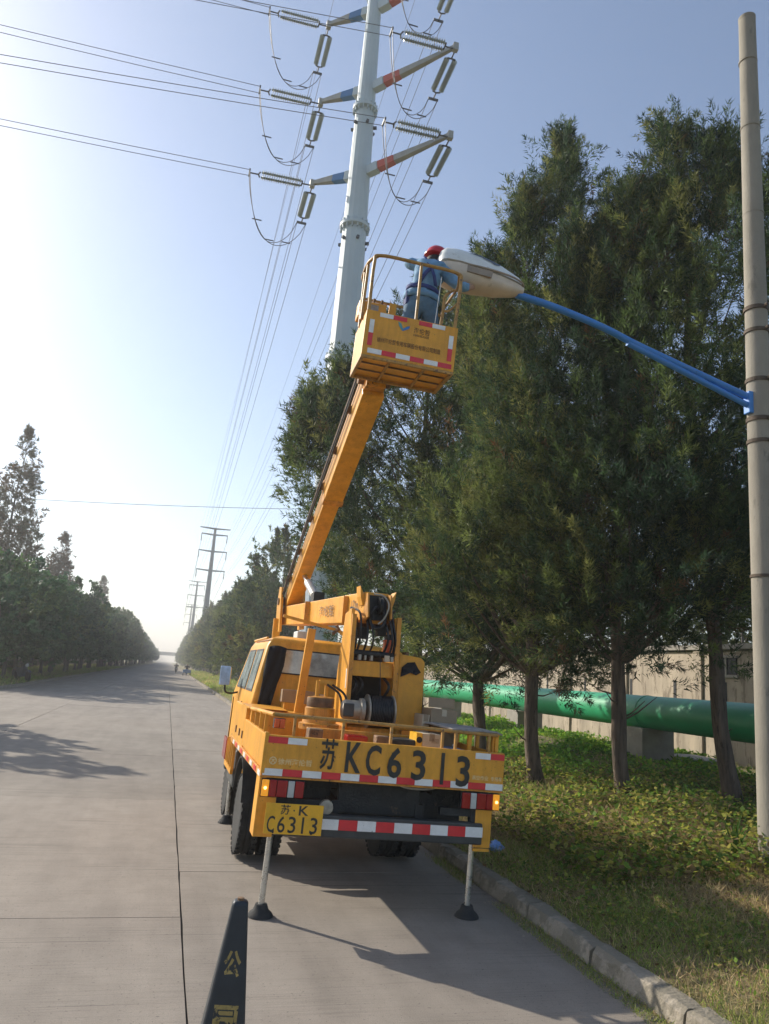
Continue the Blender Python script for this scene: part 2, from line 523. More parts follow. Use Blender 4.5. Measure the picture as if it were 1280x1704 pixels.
def text_mesh(body, mt, w, h, extrude=0.002, bold=0.0):
    """lettering as a mesh in the XY plane, fitted into w x h, centred"""
    cu_ = D.curves.new('text', 'FONT')
    cu_.body = body
    cu_.size = 1.0
    cu_.offset = bold
    cu_.resolution_u = 3
    to = D.objects.new('text', cu_)
    COL.objects.link(to)
    dg = bpy.context.evaluated_depsgraph_get()
    me = D.meshes.new_from_object(to.evaluated_get(dg))
    D.objects.remove(to)
    D.curves.remove(cu_)
    n = len(me.vertices)
    co = np.zeros(n * 3)
    me.vertices.foreach_get('co', co)
    co = co.reshape(-1, 3)
    lo, hi = co.min(0), co.max(0)
    co[:, 0] = (co[:, 0] - (lo[0] + hi[0]) / 2) * (w / max(1e-6, hi[0] - lo[0]))
    co[:, 1] = (co[:, 1] - (lo[1] + hi[1]) / 2) * (h / max(1e-6, hi[1] - lo[1]))
    co[:, 2] = 0
    me.vertices.foreach_set('co', co.ravel())
    me.materials.clear()
    me.materials.append(mt)
    me.update()
    return me

def lettering(body, mt, w, h, parent, loc, rx=PI / 2, bold=0.0, name='lettering', ry=0.0):
    o = inst(name, text_mesh(body, mt, w, h, bold=bold), parent, loc, (rx, ry, 0))
    return o

# ------------------------------------------------------------------ noise for heights and patches
class VN:
    def __init__(s, seed):
        s.g = np.random.default_rng(seed).random((256, 256))
    def __call__(s, x, y):
        x = np.asarray(x, float); y = np.asarray(y, float)
        xi = np.floor(x).astype(int); yi = np.floor(y).astype(int)
        fx = x - xi; fy = y - yi
        fx = fx * fx * (3 - 2 * fx); fy = fy * fy * (3 - 2 * fy)
        a = s.g[xi % 256, yi % 256]; b = s.g[(xi + 1) % 256, yi % 256]
        c = s.g[xi % 256, (yi + 1) % 256]; d = s.g[(xi + 1) % 256, (yi + 1) % 256]
        return (a * (1 - fx) + b * fx) * (1 - fy) + (c * (1 - fx) + d * fx) * fy
    def fbm(s, x, y, o=3):
        t = 0; w = 0.5; tot = 0
        for i in range(o):
            t = t + w * s(np.asarray(x) * 2 ** i + 17.3 * i, np.asarray(y) * 2 ** i + 5.1 * i); tot += w; w *= 0.5
        return t / tot
vn = VN(3)

def verge_h(x, y):
    """height of the right-hand verge"""
    x = np.asarray(x, float); y = np.asarray(y, float)
    t = np.clip((x - 3.25) / 3.0, 0, 1)
    base = 0.115 + 0.17 * t * t * (3 - 2 * t)
    rough = (vn.fbm(x * 0.9, y * 0.9, 3) - 0.5) * 0.16 * np.clip((x - 3.25) / 1.0, 0.05, 1)
    mound = 0.38 * np.exp(-(((x - 9.6) / 1.1) ** 2 + ((y - 18.2) / 2.2) ** 2)) + 0.3 * np.exp(-(((x - 10.2) / 1.0) ** 2 + ((y - 23.0) / 2.0) ** 2))
    return base + rough + mound

def grid_mesh(name, xs, ys, zf, mt):
    X, Y = np.meshgrid(xs, ys, indexing='xy')
    Z = zf(X, Y)
    nx, ny = len(xs), len(ys)
    v = np.stack([X, Y, Z], -1).reshape(-1, 3)
    i = np.arange((nx - 1) * (ny - 1)); r = i // (nx - 1); c = i % (nx - 1)
    a = r * nx + c
    f = np.stack([a, a + 1, a + 1 + nx, a + nx], -1)
    me = D.meshes.new(name)
    me.from_pydata(v.tolist(), [], f.tolist())
    me.polygons.foreach_set('use_smooth', [True] * len(f))
    me.materials.append(mt)
    return me

# ------------------------------------------------------------------ ground
g = MB(); g.add([(-1500, -300, -0.12), (1500, -300, -0.12), (1500, 1500, -0.12), (-1500, 1500, -0.12)], [(0, 1, 2, 3)])
tag(g.build('ground', M['verge']), kind='structure')

# road: a dark bed, cast concrete slabs with open joints near by, one sheet far away
YF = 62.0
rb = MB()
rb.add([(-7.25, -12, -0.018), (3.06, -12, -0.018), (3.06, YF, -0.018), (-7.25, YF, -0.018)], [(0, 1, 2, 3)])
road = tag(rb.build('road', M['joint']), kind='structure')
rf = MB(); rf.add([(-7.25, YF, 0), (3.06, YF, 0), (3.06, 900, 0), (-7.25, 900, 0)], [(0, 1, 2, 3)])
rf.build('far_road_surface', M['road'], road)
lanes = [(-7.25, -3.40), (-3.40, 0.335), (0.335, 3.06)]
jr = random.Random(4)
for li, (a, b) in enumerate(lanes):
    w = b - a - 0.014
    sm = MB()
    # slab with broken, slightly wandering long edges
    n = 14
    L = 4.99
    le = [(-w / 2 + jr.uniform(-.004, .004), L * i / n - L / 2) for i in range(n + 1)]
    re = [(w / 2 + jr.uniform(-.004, .004), L * i / n - L / 2) for i in range(n + 1)]
    poly = le + re[::-1]
    sm.prism([(p[0], p[1]) for p in poly], 'Z', -0.05, 0.0)
    sme = sm.mesh('slab', M['road'])
    y = -10.0 + (0.0, 1.3, 2.6)[li]
    while y + 5 < YF + 3:
        o = inst('slab', sme, road, ((a + b) / 2, min(y + 2.5, YF - 2.5), jr.uniform(-.0015, .0015)))
        y += 5.0
        if y + 5 > YF: break
# fill up to the far sheet
for li, (a, b) in enumerate(lanes):
    fb = MB(); y0 = -10.0 + (0.0, 1.3, 2.6)[li]
    k = int((YF - y0) // 5) * 5 + y0
    if YF - k > 0.05:
        fb.box(a + .007, b - .007, k + .005, YF, -0.05, 0.0).build('slab', M['road'], road)

# right verge and left verge
xs = np.concatenate([np.linspace(3.2, 12, 56), np.linspace(12.3, 30, 24), np.linspace(34, 140, 8)])
ys = np.concatenate([np.linspace(-6, 36, 140), np.linspace(37, 120, 40), np.linspace(135, 900, 14)])
vr = inst('verge', grid_mesh('verge', xs, ys, verge_h, M['verge']))
tag(vr, kind='structure')
def left_h(x, y):
    t = np.clip((-7.4 - x) / 2.0, 0, 1)
    return 0.1 + 0.12 * t + (vn.fbm(x * 0.7 + 40, y * 0.7, 3) - 0.5) * 0.15 * np.clip((-7.4 - x), 0.05, 1)
vl = inst('verge', grid_mesh('verge_l', np.concatenate([np.linspace(-140, -20, 10), np.linspace(-18, -7.42, 24)]), np.concatenate([np.linspace(0, 120, 80), np.linspace(130, 900, 14)]), left_h, M['verge']))
tag(vl, kind='structure')

# kerbs: single stones, 1 m long, a little out of line
kerb = tag(empty('kerb', (0, 0, 0)), kind='structure')
kerbl = tag(empty('kerb', (0, 0, 0)), kind='structure')
def kerb_mesh(seed, L=0.985):
    k = random.Random(seed)
    m = MB()
    n = 11
    vs = []
    for i in range(n + 1):
        y = L * i / n - L / 2
        e = lambda s: k.uniform(-s, s)
        vs += [(0.0 + e(.006), y, -0.1), (0.03 + e(.012), y, 0.10 + e(.012)), (0.055 + e(.014), y, 0.126 + e(.009)), (0.172 + e(.008), y, 0.128 + e(.008)), (0.178, y, -0.1)]
    fs = []
    for i in range(n):
        for j in range(4):
            a = i * 5 + j
            fs.append((a, a + 5, a + 6, a + 1))
    fs.append((0, 1, 2, 3, 4)); fs.append(tuple(n * 5 + j for j in (4, 3, 2, 1, 0)))
    return m.add(vs, fs).mesh('kerb_stone', M['kerb'], 30)
KM = [kerb_mesh(s) for s in range(5)]
kr = random.Random(9)
for i in range(120):
    y = -4 + i * 1.0
    inst('kerb_stone', KM[i % 5], kerb, (3.055 + kr.uniform(-.006, .006), y + 0.66, kr.uniform(-.008, .006)), (kr.uniform(-.006, .006), kr.uniform(-.015, .015), kr.uniform(-.006, .006)))
for i in range(110):
    y = 10 + i * 1.0
    inst('kerb_stone', KM[(i * 3) % 5], kerbl, (-7.245 + kr.uniform(-.006, .006), y, kr.uniform(-.008, .006)), (0, 0, PI + kr.uniform(-.006, .006)))
fk = MB(); fk.box(3.06, 3.27, 116.5, 900, -.1, .13).build('far_kerb', M['kerb'], kerb)
fk = MB(); fk.box(-7.46, -7.25, 119.5, 900, -.1, .13).build('far_kerb', M['kerb'], kerbl)

# ------------------------------------------------------------------ foliage tools
def tri_mesh(name, P, tint, mt, k=3):
    """P (n,k,3) faces, tint (n,3)"""
    n = len(P)
    me = D.meshes.new(name)
    me.vertices.add(n * k)
    me.vertices.foreach_set('co', P.reshape(-1).astype(np.float32))
    me.loops.add(n * k)
    me.loops.foreach_set('vertex_index', np.arange(n * k, dtype=np.int32))
    me.polygons.add(n)
    me.polygons.foreach_set('loop_start', np.arange(0, n * k, k, dtype=np.int32))
    me.polygons.foreach_set('loop_total', np.full(n, k, dtype=np.int32))
    a = me.attributes.new('tint', 'FLOAT_COLOR', 'POINT')
    c = np.ones((n, k, 4), np.float32)
    c[:, :, :3] = tint[:, None, :]
    a.data.foreach_set('color', c.reshape(-1))
    me.materials.append(mt)
    me.update(calc_edges=True)
    return me

def nrm(a):
    return a / (np.linalg.norm(a, axis=-1, keepdims=True) + 1e-9)

def basis(d, rng):
    a = nrm(rng.normal(size=d.shape))
    x = nrm(np.cross(d, a))
    return x, np.cross(d, x)

def sprays(pos, dirs, L, rng, per, leaf, wid, spread, quad=False):
    """feathery sprays: each spray carries `per` small leaf faces along its axis"""
    n = len(pos)
    x, y = basis(dirs, rng)
    t = rng.random((n, per)) ** 0.8
    ph = rng.random((n, per)) * 2 * PI
    rad = spread * (1.05 - t) * rng.random((n, per)) ** 0.6
    ro = x[:, None] * np.cos(ph)[..., None] + y[:, None] * np.sin(ph)[..., None]
    base = pos[:, None] + dirs[:, None] * (t * L[:, None])[..., None] + ro * (rad * L[:, None])[..., None]
    ld = nrm(dirs[:, None] * 0.9 + ro * 0.75 + rng.normal(size=(n, per, 3)) * 0.35)
    base = base.reshape(-1, 3); ld = ld.reshape(-1, 3)
    sx, _ = basis(ld, rng)
    ln = (leaf * (0.6 + 0.8 * rng.random(len(base))))[:, None]
    w = wid * ln
    if quad:
        return np.stack([base, base + ld * ln * 0.5 + sx * w, base + ld * ln, base + ld * ln * 0.5 - sx * w], 1)
    return np.stack([base - sx * w * 0.7, base + sx * w * 0.7, base + ld * ln], 1)

def crown(seed, H, zb, Rm, nclump, nspray, per, leaf, wid, prof, up, cols, quad=False, clump=(0.35, 0.75), sl=(0.35, 0.65), spread=0.32, lean=(0, 0), inner=0.07, mt='leaf', stretch=1.5, dead=0.03, tops=()):
    rng = np.random.default_rng(seed)
    # branch-end clumps
    t = rng.random(nclump * 4)
    keep = rng.random(nclump * 4) < np.array([prof(q) for q in t]) + 0.12
    t = t[keep][:nclump]
    nc = len(t)
    ph = (np.arange(nc) * 2.39996 + rng.normal(size=nc) * 0.5)
    rr = np.array([prof(q) for q in t]) * Rm * (0.35 + 0.65 * rng.random(nc) ** 0.55)
    rr *= 1 + 0.22 * np.sin(3 * ph + seed) * rng.random(nc)
    c = np.stack([np.cos(ph) * rr + lean[0] * t, np.sin(ph) * rr + lean[1] * t, zb + t * (H - zb) * 0.97], -1)
    cs = rng.uniform(clump[0], clump[1], nc) * (0.55 + 0.6 * (1 - t))
    ccol = cols[rng.integers(0, len(cols), nc)]
    # sprays round the clumps
    wgt = cs ** 2; wgt /= wgt.sum()
    ci = rng.choice(nc, nspray, p=wgt)
    off = nrm(rng.normal(size=(nspray, 3))) * (rng.random((nspray, 1)) ** 0.45)
    off[:, 2] *= stretch
    pos = c[ci] + off * cs[ci][:, None]
    ni = int(nspray * inner)
    pos[:ni] = c[ci[:ni]] * np.array([1, 1, 1]) * np.stack([rng.uniform(0.1, .8, ni)] * 2 + [np.ones(ni)], -1) + rng.normal(size=(ni, 3)) * 0.2
    outw = pos - np.stack([np.zeros(nspray), np.zeros(nspray), pos[:, 2]], -1)
    outw = nrm(outw)
    dr = nrm(outw * 0.55 + off * 0.5 + np.array([0, 0, up]) + rng.normal(size=(nspray, 3)) * 0.3)
    # leader
    nl = max(12, nspray // 50)
    zt = rng.random(nl) ** 0.7
    top = np.stack([rng.normal(size=nl) * 0.12 * (1.1 - zt) + lean[0], rng.normal(size=nl) * 0.12 * (1.1 - zt) + lean[1], H - 1.1 + 1.0 * zt], -1)
    pos = np.concatenate([pos, top]); dr = np.concatenate([dr, nrm(np.array([0, 0, 1.0]) + rng.normal(size=(nl, 3)) * 0.3)])
    for (tx, ty, tz, tr, th) in tops:
        m_ = int(nspray * .05 * (tr / .5) * (th / 2.0)) + 30
        zt = rng.random(m_) ** .8
        an = rng.random(m_) * 2 * PI; ra = tr * (1.08 - zt) ** .8 * rng.random(m_) ** .5
        q_ = np.stack([tx + np.cos(an) * ra, ty + np.sin(an) * ra, tz - th + th * .93 * zt], -1)
        pos = np.concatenate([pos, q_]); dr = np.concatenate([dr, nrm(np.stack([np.cos(an) * .4, np.sin(an) * .4, np.full(m_, .9)], -1) + rng.normal(size=(m_, 3)) * .3)])
        nl += m_
    Ls = rng.uniform(sl[0], sl[1], len(pos)) * (0.55 + 0.45 * rng.random(len(pos)))
    P = sprays(pos, dr, Ls, rng, per, leaf, wid, spread, quad)
    col = np.concatenate([ccol[ci], cols[rng.integers(0, len(cols), nl)]])
    col = col * (0.72 + 0.56 * rng.random((len(col), 1)))
    dd = rng.random(len(col)) < dead
    col[dd] = np.array([0.15, 0.085, 0.04]) * (0.6 + 0.7 * rng.random((dd.sum(), 1)))
    tint = np.repeat(col, per, 0) * (0.8 + 0.4 * rng.random((len(col) * per, 1)))
    me = tri_mesh('crown', P, tint, M[mt], 4 if quad else 3)
    return me, c

def trunk_mesh(seed, H, r, tips, zb, bark, bend=0.15, nb=22, n=14, lean=(0, 0), kick=0.0):
    k = random.Random(seed)
    m = MB()
    pts = []; rs = []
    ph = k.uniform(0, 6)
    N = 30
    def ctr(z):
        t = z / H
        return Vector((bend * math.sin(2.2 * t * PI + ph) * t + lean[0] * max(0, t) + kick * z * math.exp(-z / 4.0) + (.03 * math.sin(z * 2.3 + ph) if kick else 0), bend * math.cos(1.7 * t * PI + ph) * t + lean[1] * max(0, t), z))
    for i in range(N + 1):
        z = H * (i / N) ** 1.15 * 0.94 - 0.12
        pts.append(ctr(max(z, 0)) + Vector((0, 0, min(z, 0))))
        f = 1 + 0.32 * math.exp(-max(z, 0) / 0.15)
        rs.append(max(0.012, r * (1 - 0.93 * max(z, 0) / H) * f * k.uniform(0.94, 1.06)))
    m.tube(pts, rs, n)
    # fluted, lumpy bark
    for q in range(len(m.v)):
        ring, jj = divmod(q, n)
        c_ = pts[ring]; v_ = Vector(m.v[q]) - c_
        m.v[q] = tuple(c_ + v_ * (1 + .10 * math.sin(jj * 2 * PI / n * 3 + ring * .5 + ph) + k.uniform(-.07, .07)))
    idx = list(range(len(tips)))
    k.shuffle(idx)
    for i in idx[:nb]:
        c = Vector(tips[i])
        z0 = max(zb * 0.75, c.z - (0.5 + 0.55 * math.hypot(c.x, c.y)) - k.uniform(0, .5))
        z0 = min(z0, H * 0.9)
        a = ctr(z0)
        mid = a.lerp(c, 0.55) + Vector((k.uniform(-.12, .12), k.uniform(-.12, .12), -0.12))
        rr = max(0.012, r * (1 - 0.9 * z0 / H) * k.uniform(0.3, 0.5))
        m.tube([a, a.lerp(mid, .5) + Vector((0, 0, -.04)), mid, c], [rr, rr * .8, rr * .55, rr * .2], 6)
    # dead stubs and twigs low on the trunk
    for j in range(7):
        z0 = k.uniform(0.7, zb + 1.2)
        a = ctr(z0); an = k.uniform(0, 2 * PI); L = k.uniform(.15, .6)
        d = Vector((math.cos(an), math.sin(an), k.uniform(-.2, .7)))
        m.tube([a, a + d * L * .5, a + d * L + Vector((0, 0, .08))], [.018, .012, .004], 5)
    return m.mesh('trunk', bark, 50)

OLIVE = np.array([[0.044, 0.078, 0.030], [0.080, 0.120, 0.036], [0.135, 0.170, 0.048], [0.030, 0.058, 0.030], [0.185, 0.195, 0.058], [0.050, 0.086, 0.040]])
DARKG = np.array([[0.045, 0.115, 0.060], [0.065, 0.140, 0.062], [0.095, 0.165, 0.058], [0.040, 0.100, 0.056]])
REDW = np.array([[0.10, 0.11, 0.06], [0.12, 0.11, 0.06], [0.09, 0.11, 0.06], [0.15, 0.11, 0.065]])
JUN = lambda t: max(0.05, min(1.0, (t + 0.22) / 0.34)) * (1 - t) ** 0.58 if t < 0.999 else 0.03
ROUND = lambda t: math.sqrt(max(0.02, 1 - (2 * t - 0.85) ** 2 / 1.35))
CONE = lambda t: max(0.04, (1 - t) ** 0.8) * min(1, (t + .1) / .2)

def tree(name, loc, label, group, H, r, zb, Rm, seed, crown_args, bark, bend=0.15, nb=22, lean=(0, 0), rotz=0.0, kick=0.0):
    me, tips = crown(seed, H, zb, Rm, lean=lean, **crown_args)
    t = empty(name, loc, (0, 0, rotz))
    tag(t, label, 'tree', group)
    inst('trunk', trunk_mesh(seed, H, r, tips, zb, bark, bend, nb, lean=lean, kick=kick), t)
    inst('crown', me, t)
    return t

# ------------------------------------------------------------------ near juniper row on the right verge
WIDE = lambda t: max(.04, (0.55 + 0.9 * t if t < .5 else 1.0 - 1.15 * (t - .5) ** 1.15 * 1.5)) if t < .98 else .04
JA = dict(nclump=190, nspray=2600, per=58, leaf=0.105, wid=0.13, prof=JUN, up=0.75, cols=OLIVE, clump=(.35, .75), sl=(.4, .85), spread=.3, dead=.015, stretch=1.8)
near = [
    (5.95, 11.75, 12.2, .12, 2.4, 2.15, 11, (0.35, 0.2), 'slender-topped juniper beside the truck tail, its single spire tallest left of the concrete pole'),
    (6.75, 10.45, 10.2, .12, 2.8, 2.2, 12, (0.2, -.1), 'juniper with the bare trunk in front of the concrete pipe support'),
    (8.25, 9.95, 11.6, .13, 3.8, 2.5, 13, (-0.55, 0.2), 'juniper nearest the concrete lamp pole, with sky gaps between its limbs'),
    (6.5, 15.3, 10.8, .13, 2.2, 2.5, 14, (0, 0), 'juniper whose trunk rises just right of the cardboard boxes on the truck'),
    (6.2, 18.4, 12.0, .15, 2.6, 4.0, 15, (-.2, 0), 'broad leftmost juniper behind the boom and bucket, its crown reaching out over the kerb'),
]
TOPS = {13: [(-.95, .2, 11.5, .5, 2.6), (-.3, -.3, 11.2, .6, 2.6), (.35, .1, 11.5, .5, 2.4), (.95, -.2, 10.8, .5, 2.4), (-1.6, .3, 10.2, .5, 2.2)],
        12: [(-.8, .3, 9.6, .6, 2.4), (.7, -.2, 10.4, .6, 2.6), (.1, .1, 10.0, .6, 2.4)],
        11: [(.35, .2, 12.45, .45, 3.0), (-.5, 0, 10.8, .5, 2.4), (-1.1, .2, 9.4, .5, 2.2), (.9, 0, 10.2, .5, 2.2)],
        14: [(-.7, 0, 10.4, .6, 2.4), (.6, .2, 10.2, .6, 2.4)], 15: [(-3.5, 0, 8.6, .5, 2.2), (-2.7, .2, 9.5, .5, 2.2), (-1.6, 0, 11.0, .5, 2.2), (.6, 0, 11.9, .5, 2.4), (-.5, .2, 12.3, .45, 2.4)]}
GJ = 'junipers in a row along the right verge'
for x, y, H, r, zb, Rm, sd_, ln, lab in near:
    a = dict(JA)
    if sd_ in TOPS: a['tops'] = TOPS[sd_]
    if sd_ in (11, 12): a.update(leaf=.09, wid=.12, per=78)
    if sd_ == 13: a.update(nclump=120, nspray=1700, per=72, leaf=.09, wid=.12, dead=0.05, inner=.04)
    if sd_ == 15: a.update(nclump=330, nspray=4600, per=50, leaf=0.12, wid=.14, prof=WIDE)
    tree('juniper_tree', (x, y, float(verge_h(x, y)) - .05), lab, GJ, H, r, zb, Rm, sd_, a, M['bark'], 0.22, 46, ln, kick=-.15)
# one more behind the pole to the right, and thin fill behind the row
tree('juniper_tree', (10.6, 10.6, float(verge_h(10.6, 10.6)) - .05), 'juniper half cut off by the right edge behind the concrete pole', GJ, 11.2, .16, 2.9, 2.1, 23, dict(JA, nclump=110, nspray=950, per=50, leaf=.11, wid=.13, inner=.04), M['bark'], 0.2, 40)

# far right row: shared meshes
def variants(n, seed0, H, zb, Rm, r, args, bark, nb):
    out = []
    for i in range(n):
        me, tips = crown(seed0 + i, H, zb, Rm, **args)
        out.append((me, trunk_mesh(seed0 + i, H, r, tips, zb, bark, 0.2, nb, n=8)))
    return out
VJ = variants(4, 50, 10.0, 1.7, 2.9, .15, dict(JA, nclump=140, nspray=1300, per=24, leaf=0.19, wid=.3), M['bark_far'], 10)
tr_ = random.Random(21)
def place_row(V, name, spots, labels, shared, group):
    for i, (x, y, z, s, sz) in enumerate(spots):
        cm, tm = V[i % len(V)]
        t = empty(name, (x, y, z), (0, 0, tr_.uniform(0, 6.28)))
        t.scale = (s, s, s * sz)
        tag(t, labels[i] if i < len(labels) else shared, 'tree', group)
        inst('trunk', tm, t)
        inst('crown', cm, t)
ordn = ['nearest', 'second', 'third', 'fourth', 'fifth', 'sixth']
spots = []
y = 53.0
i = 0
while y < 420:
    spots.append((7.3 + tr_.uniform(-.6, .6), y, .2, tr_.uniform(.9, 1.12) * (1.0 + min(.12, y / 1500)), tr_.uniform(.9, 1.1)))
    y += tr_.uniform(4.0, 5.6) * (1 if y < 160 else 1.6)
place_row(VJ, 'roadside_conifer', spots, ['%s dark conifer of the row seen left of the truck cab' % o for o in ordn[:4]], 'dark conifer farther down the row beyond the truck cab', 'conifers of the far right-hand row')

# left row: round dense crowns
BA = dict(nclump=95, nspray=900, per=18, leaf=0.2, wid=0.36, prof=ROUND, up=0.25, cols=DARKG, quad=True, clump=(.5, .95), sl=(.3, .55), spread=.5, mt='leaf_far', stretch=.9, dead=0)
VB = variants(4, 70, 6.8, 1.9, 2.75, .13, BA, M['bark_far'], 14)
spots = [(-10.2, 23.6, .15, .98, 1.05), (-8.9, 44.5, .15, 1.02, .95)]
y = 49.0
while y < 520:
    spots.append((-9.2 + tr_.uniform(-.5, .5), y, .15, tr_.uniform(.86, 1.08) * (1.0 + min(.24, (y - 40) / 400)), tr_.uniform(.95, 1.1)))
    y += tr_.uniform(3.9, 5.2) * (1 if y < 170 else 1.7)
lb = ['round-crowned roadside tree before the left edge that throws the shadow on the near road'] + ['%s round-crowned tree of the left-hand row, counted from the parked motorbike' % o for o in ordn[:5]]
place_row(VB, 'roadside_tree', spots, lb, 'round dark green tree farther down the left-hand row', 'trees of the left-hand row')
# second line behind to close the row
spots = []
y = 52.0
while y < 330:
    spots.append((-13.0 + tr_.uniform(-.7, .7), y, .15, tr_.uniform(.86, 1.08) * (1.0 + min(.24, (y - 40) / 400)), tr_.uniform(.95, 1.15)))
    y += tr_.uniform(6, 8.5)
place_row(VB[::-1], 'roadside_tree', spots, [], 'round dark green tree of the line behind the left-hand row', 'trees behind the left-hand row')

# bushes that close the view under the left-hand trees
spots = []
y = 46.0
while y < 260:
    spots.append((-17.2 + tr_.uniform(-.8, .8), y, -.75, tr_.uniform(.5, .72), tr_.uniform(.85, 1.1)))
    y += tr_.uniform(3.2, 4.6) * (1 if y < 120 else 1.5)
place_row(VB, 'bush', spots, [], 'low bush beyond the silver pipe on the left', 'bushes beyond the left-hand trees')
# tall loose conifers standing over the left row
RA = dict(nclump=230, nspray=2000, per=16, leaf=0.32, wid=0.24, prof=CONE, up=0.35, cols=REDW, clump=(.5, 1.1), sl=(.5, .95), spread=.4, mt='leaf_far', stretch=1.0, dead=.05, inner=.05)
for (x, y, H, Rm, sd_, lab) in [(-15.2, 75, 21.8, 3.3, 91, 'tallest feathery conifer rising over the left-hand trees'),
                                (-17.6, 73, 18.0, 3.0, 92, 'feathery conifer cut off by the left edge of the picture'),
                                (-14.6, 104, 16.4, 2.9, 93, 'lone reddish pyramid-shaped conifer right of the tallest one'),
                                (-14.0, 158, 16.6, 1.7, 94, 'thin small spire of a conifer far down the left side'),
                                (-15.5, 172, 13.6, 2.2, 95, 'low conifer tip just left of the thin spire')]:
    a = dict(RA)
    if sd_ == 93: a['cols'] = np.array([[0.11, 0.06, 0.03], [0.08, 0.06, 0.03], [0.06, 0.06, 0.03]])
    tree('tall_conifer', (x, y, .1), lab, 'tall conifers over the left-hand trees', H, .22, 3.0, Rm, sd_, a, M['bark_far'], .2, 60)
# trees behind the compound wall
WALLT = np.array([[0.07, 0.085, 0.025], [0.09, 0.095, 0.03], [0.055, 0.075, 0.025]])
for (x, y, H, Rm, sd_, lab) in [(19.5, 17.5, 6.5, 2.6, 101, 'yellowish tree behind the wall seen beside the concrete pole'), (20.5, 24, 6.0, 2.6, 102, 'yellowish tree behind the wall left of the one beside the pole'), (21, 31, 6.6, 2.8, 103, 'yellowish tree behind the far end of the wall')]:
    tree('courtyard_tree', (x, y, .1), lab, 'trees behind the wall', H, .14, 1.6, Rm, sd_, dict(BA, cols=WALLT, nspray=700, leaf=.16), M['bark_far'], .2, 12)

# ------------------------------------------------------------------ grass and weeds (uncountable)
def blades(rng, n, xr, yr, hf, hmin, hmax, w, cols_fn, keep=None):
    x = rng.uniform(*xr, n); y = rng.uniform(*yr, n)
    if keep is not None:
        k = rng.random(n) < keep(x, y); x, y = x[k], y[k]
    n = len(x)
    z = hf(x, y) - 0.01
    b = np.stack([x, y, z], -1)
    h = rng.uniform(hmin, hmax, n) * (0.5 + vn.fbm(x * 1.3, y * 1.3, 2))
    d = nrm(np.stack([rng.normal(size=n) * .55, rng.normal(size=n) * .55, np.ones(n)], -1))
    sx = nrm(np.stack([rng.normal(size=n), rng.normal(size=n), np.zeros(n)], -1)) * (w * (0.7 + 0.6 * rng.random(n)))[:, None]
    mid = b + d * (h * .55)[:, None]
    tip = b + d * h[:, None] + np.stack([rng.normal(size=n), rng.normal(size=n), -np.abs(rng.normal(size=n))], -1) * (h * .18)[:, None]
    P = np.concatenate([np.stack([b - sx, b + sx, mid], 1), np.stack([mid - sx * .8, mid + sx * .8, tip], 1)])
    c = cols_fn(x, y, rng)
    return P, np.concatenate([c, c])

DRY = np.array([0.60, 0.47, 0.25]); DRY2 = np.array([0.45, 0.32, 0.17]); GRN = np.array([0.25, 0.38, 0.07]); OLV = np.array([0.36, 0.35, 0.095])
def grass_cols(x, y, rng):
    p = vn.fbm(x * 0.55 + 9, y * 0.55 + 3, 3)
    g_ = np.clip((p - 0.33) / 0.18, 0, 1)
    near_g = np.clip((6.2 - y) / 1.5, 0, 1) * 0.5
    g_ = np.clip(g_ + near_g - 0.15, 0, 1)
    u = rng.random(len(x))
    c = np.where((u < g_ * .8)[:, None], GRN + (OLV - GRN) * rng.random((len(x), 1)), DRY + (DRY2 - DRY) * rng.random((len(x), 1)))
    return c * (0.55 + 0.75 * rng.random((len(x), 1)))
rng = np.random.default_rng(5)
P1, C1 = blades(rng, 66000, (3.215, 7.5), (2.6, 9.0), verge_h, .05, .17, .0045, grass_cols)
P2, C2 = blades(rng, 42000, (3.22, 11), (9.0, 16), verge_h, .06, .22, .007, grass_cols)
P3, C3 = blades(rng, 30000, (3.28, 16), (16, 48), verge_h, .08, .24, .016, lambda x, y, r: grass_cols(x, y, r) * np.array([.9, 1.15, .8]))
P4, C4 = blades(rng, 16000, (2.93, 3.085), (3.0, 14), lambda x, y: 0 * x, .02, .09, .004, grass_cols, keep=lambda x, y: np.clip((vn(x * 3, y * 1.3) - .38) * 3, 0, 1))
P5, C5 = blades(rng, 26000, (3.28, 8.5), (48, 170), verge_h, .12, .3, .04, lambda x, y, r: grass_cols(x, y, r) * np.array([1.0, 1.2, .8]))
P7, C7 = blades(rng, 2600, (3.5, 9.5), (3.4, 14), verge_h, .25, .55, .004, lambda x, y, r: (DRY + (DRY2 - DRY) * r.random((len(x), 1))) * (.5 + .7 * r.random((len(x), 1))), keep=lambda x, y: np.clip((vn.fbm(x * .8 + 60, y * .8, 2) - .5) * 8, 0, 1))
go = inst('grass', tri_mesh('grass', np.concatenate([P1, P2, P3, P4, P5, P7]), np.concatenate([C1, C2, C3, C4, C5, C7]), M['grass']))
tag(go, 'dry and green grass covering the right verge', 'grass', kind='stuff')
P6, C6 = blades(rng, 22000, (-13, -7.45), (14, 150), left_h, .1, .35, .03, lambda x, y, r: grass_cols(x, y, r) * np.array([.8, 1.0, .8]))
gl = inst('grass', tri_mesh('grass_l', P6, C6, M['grass']))
tag(gl, 'thin grass under the trees on the left verge', 'grass', kind='stuff')

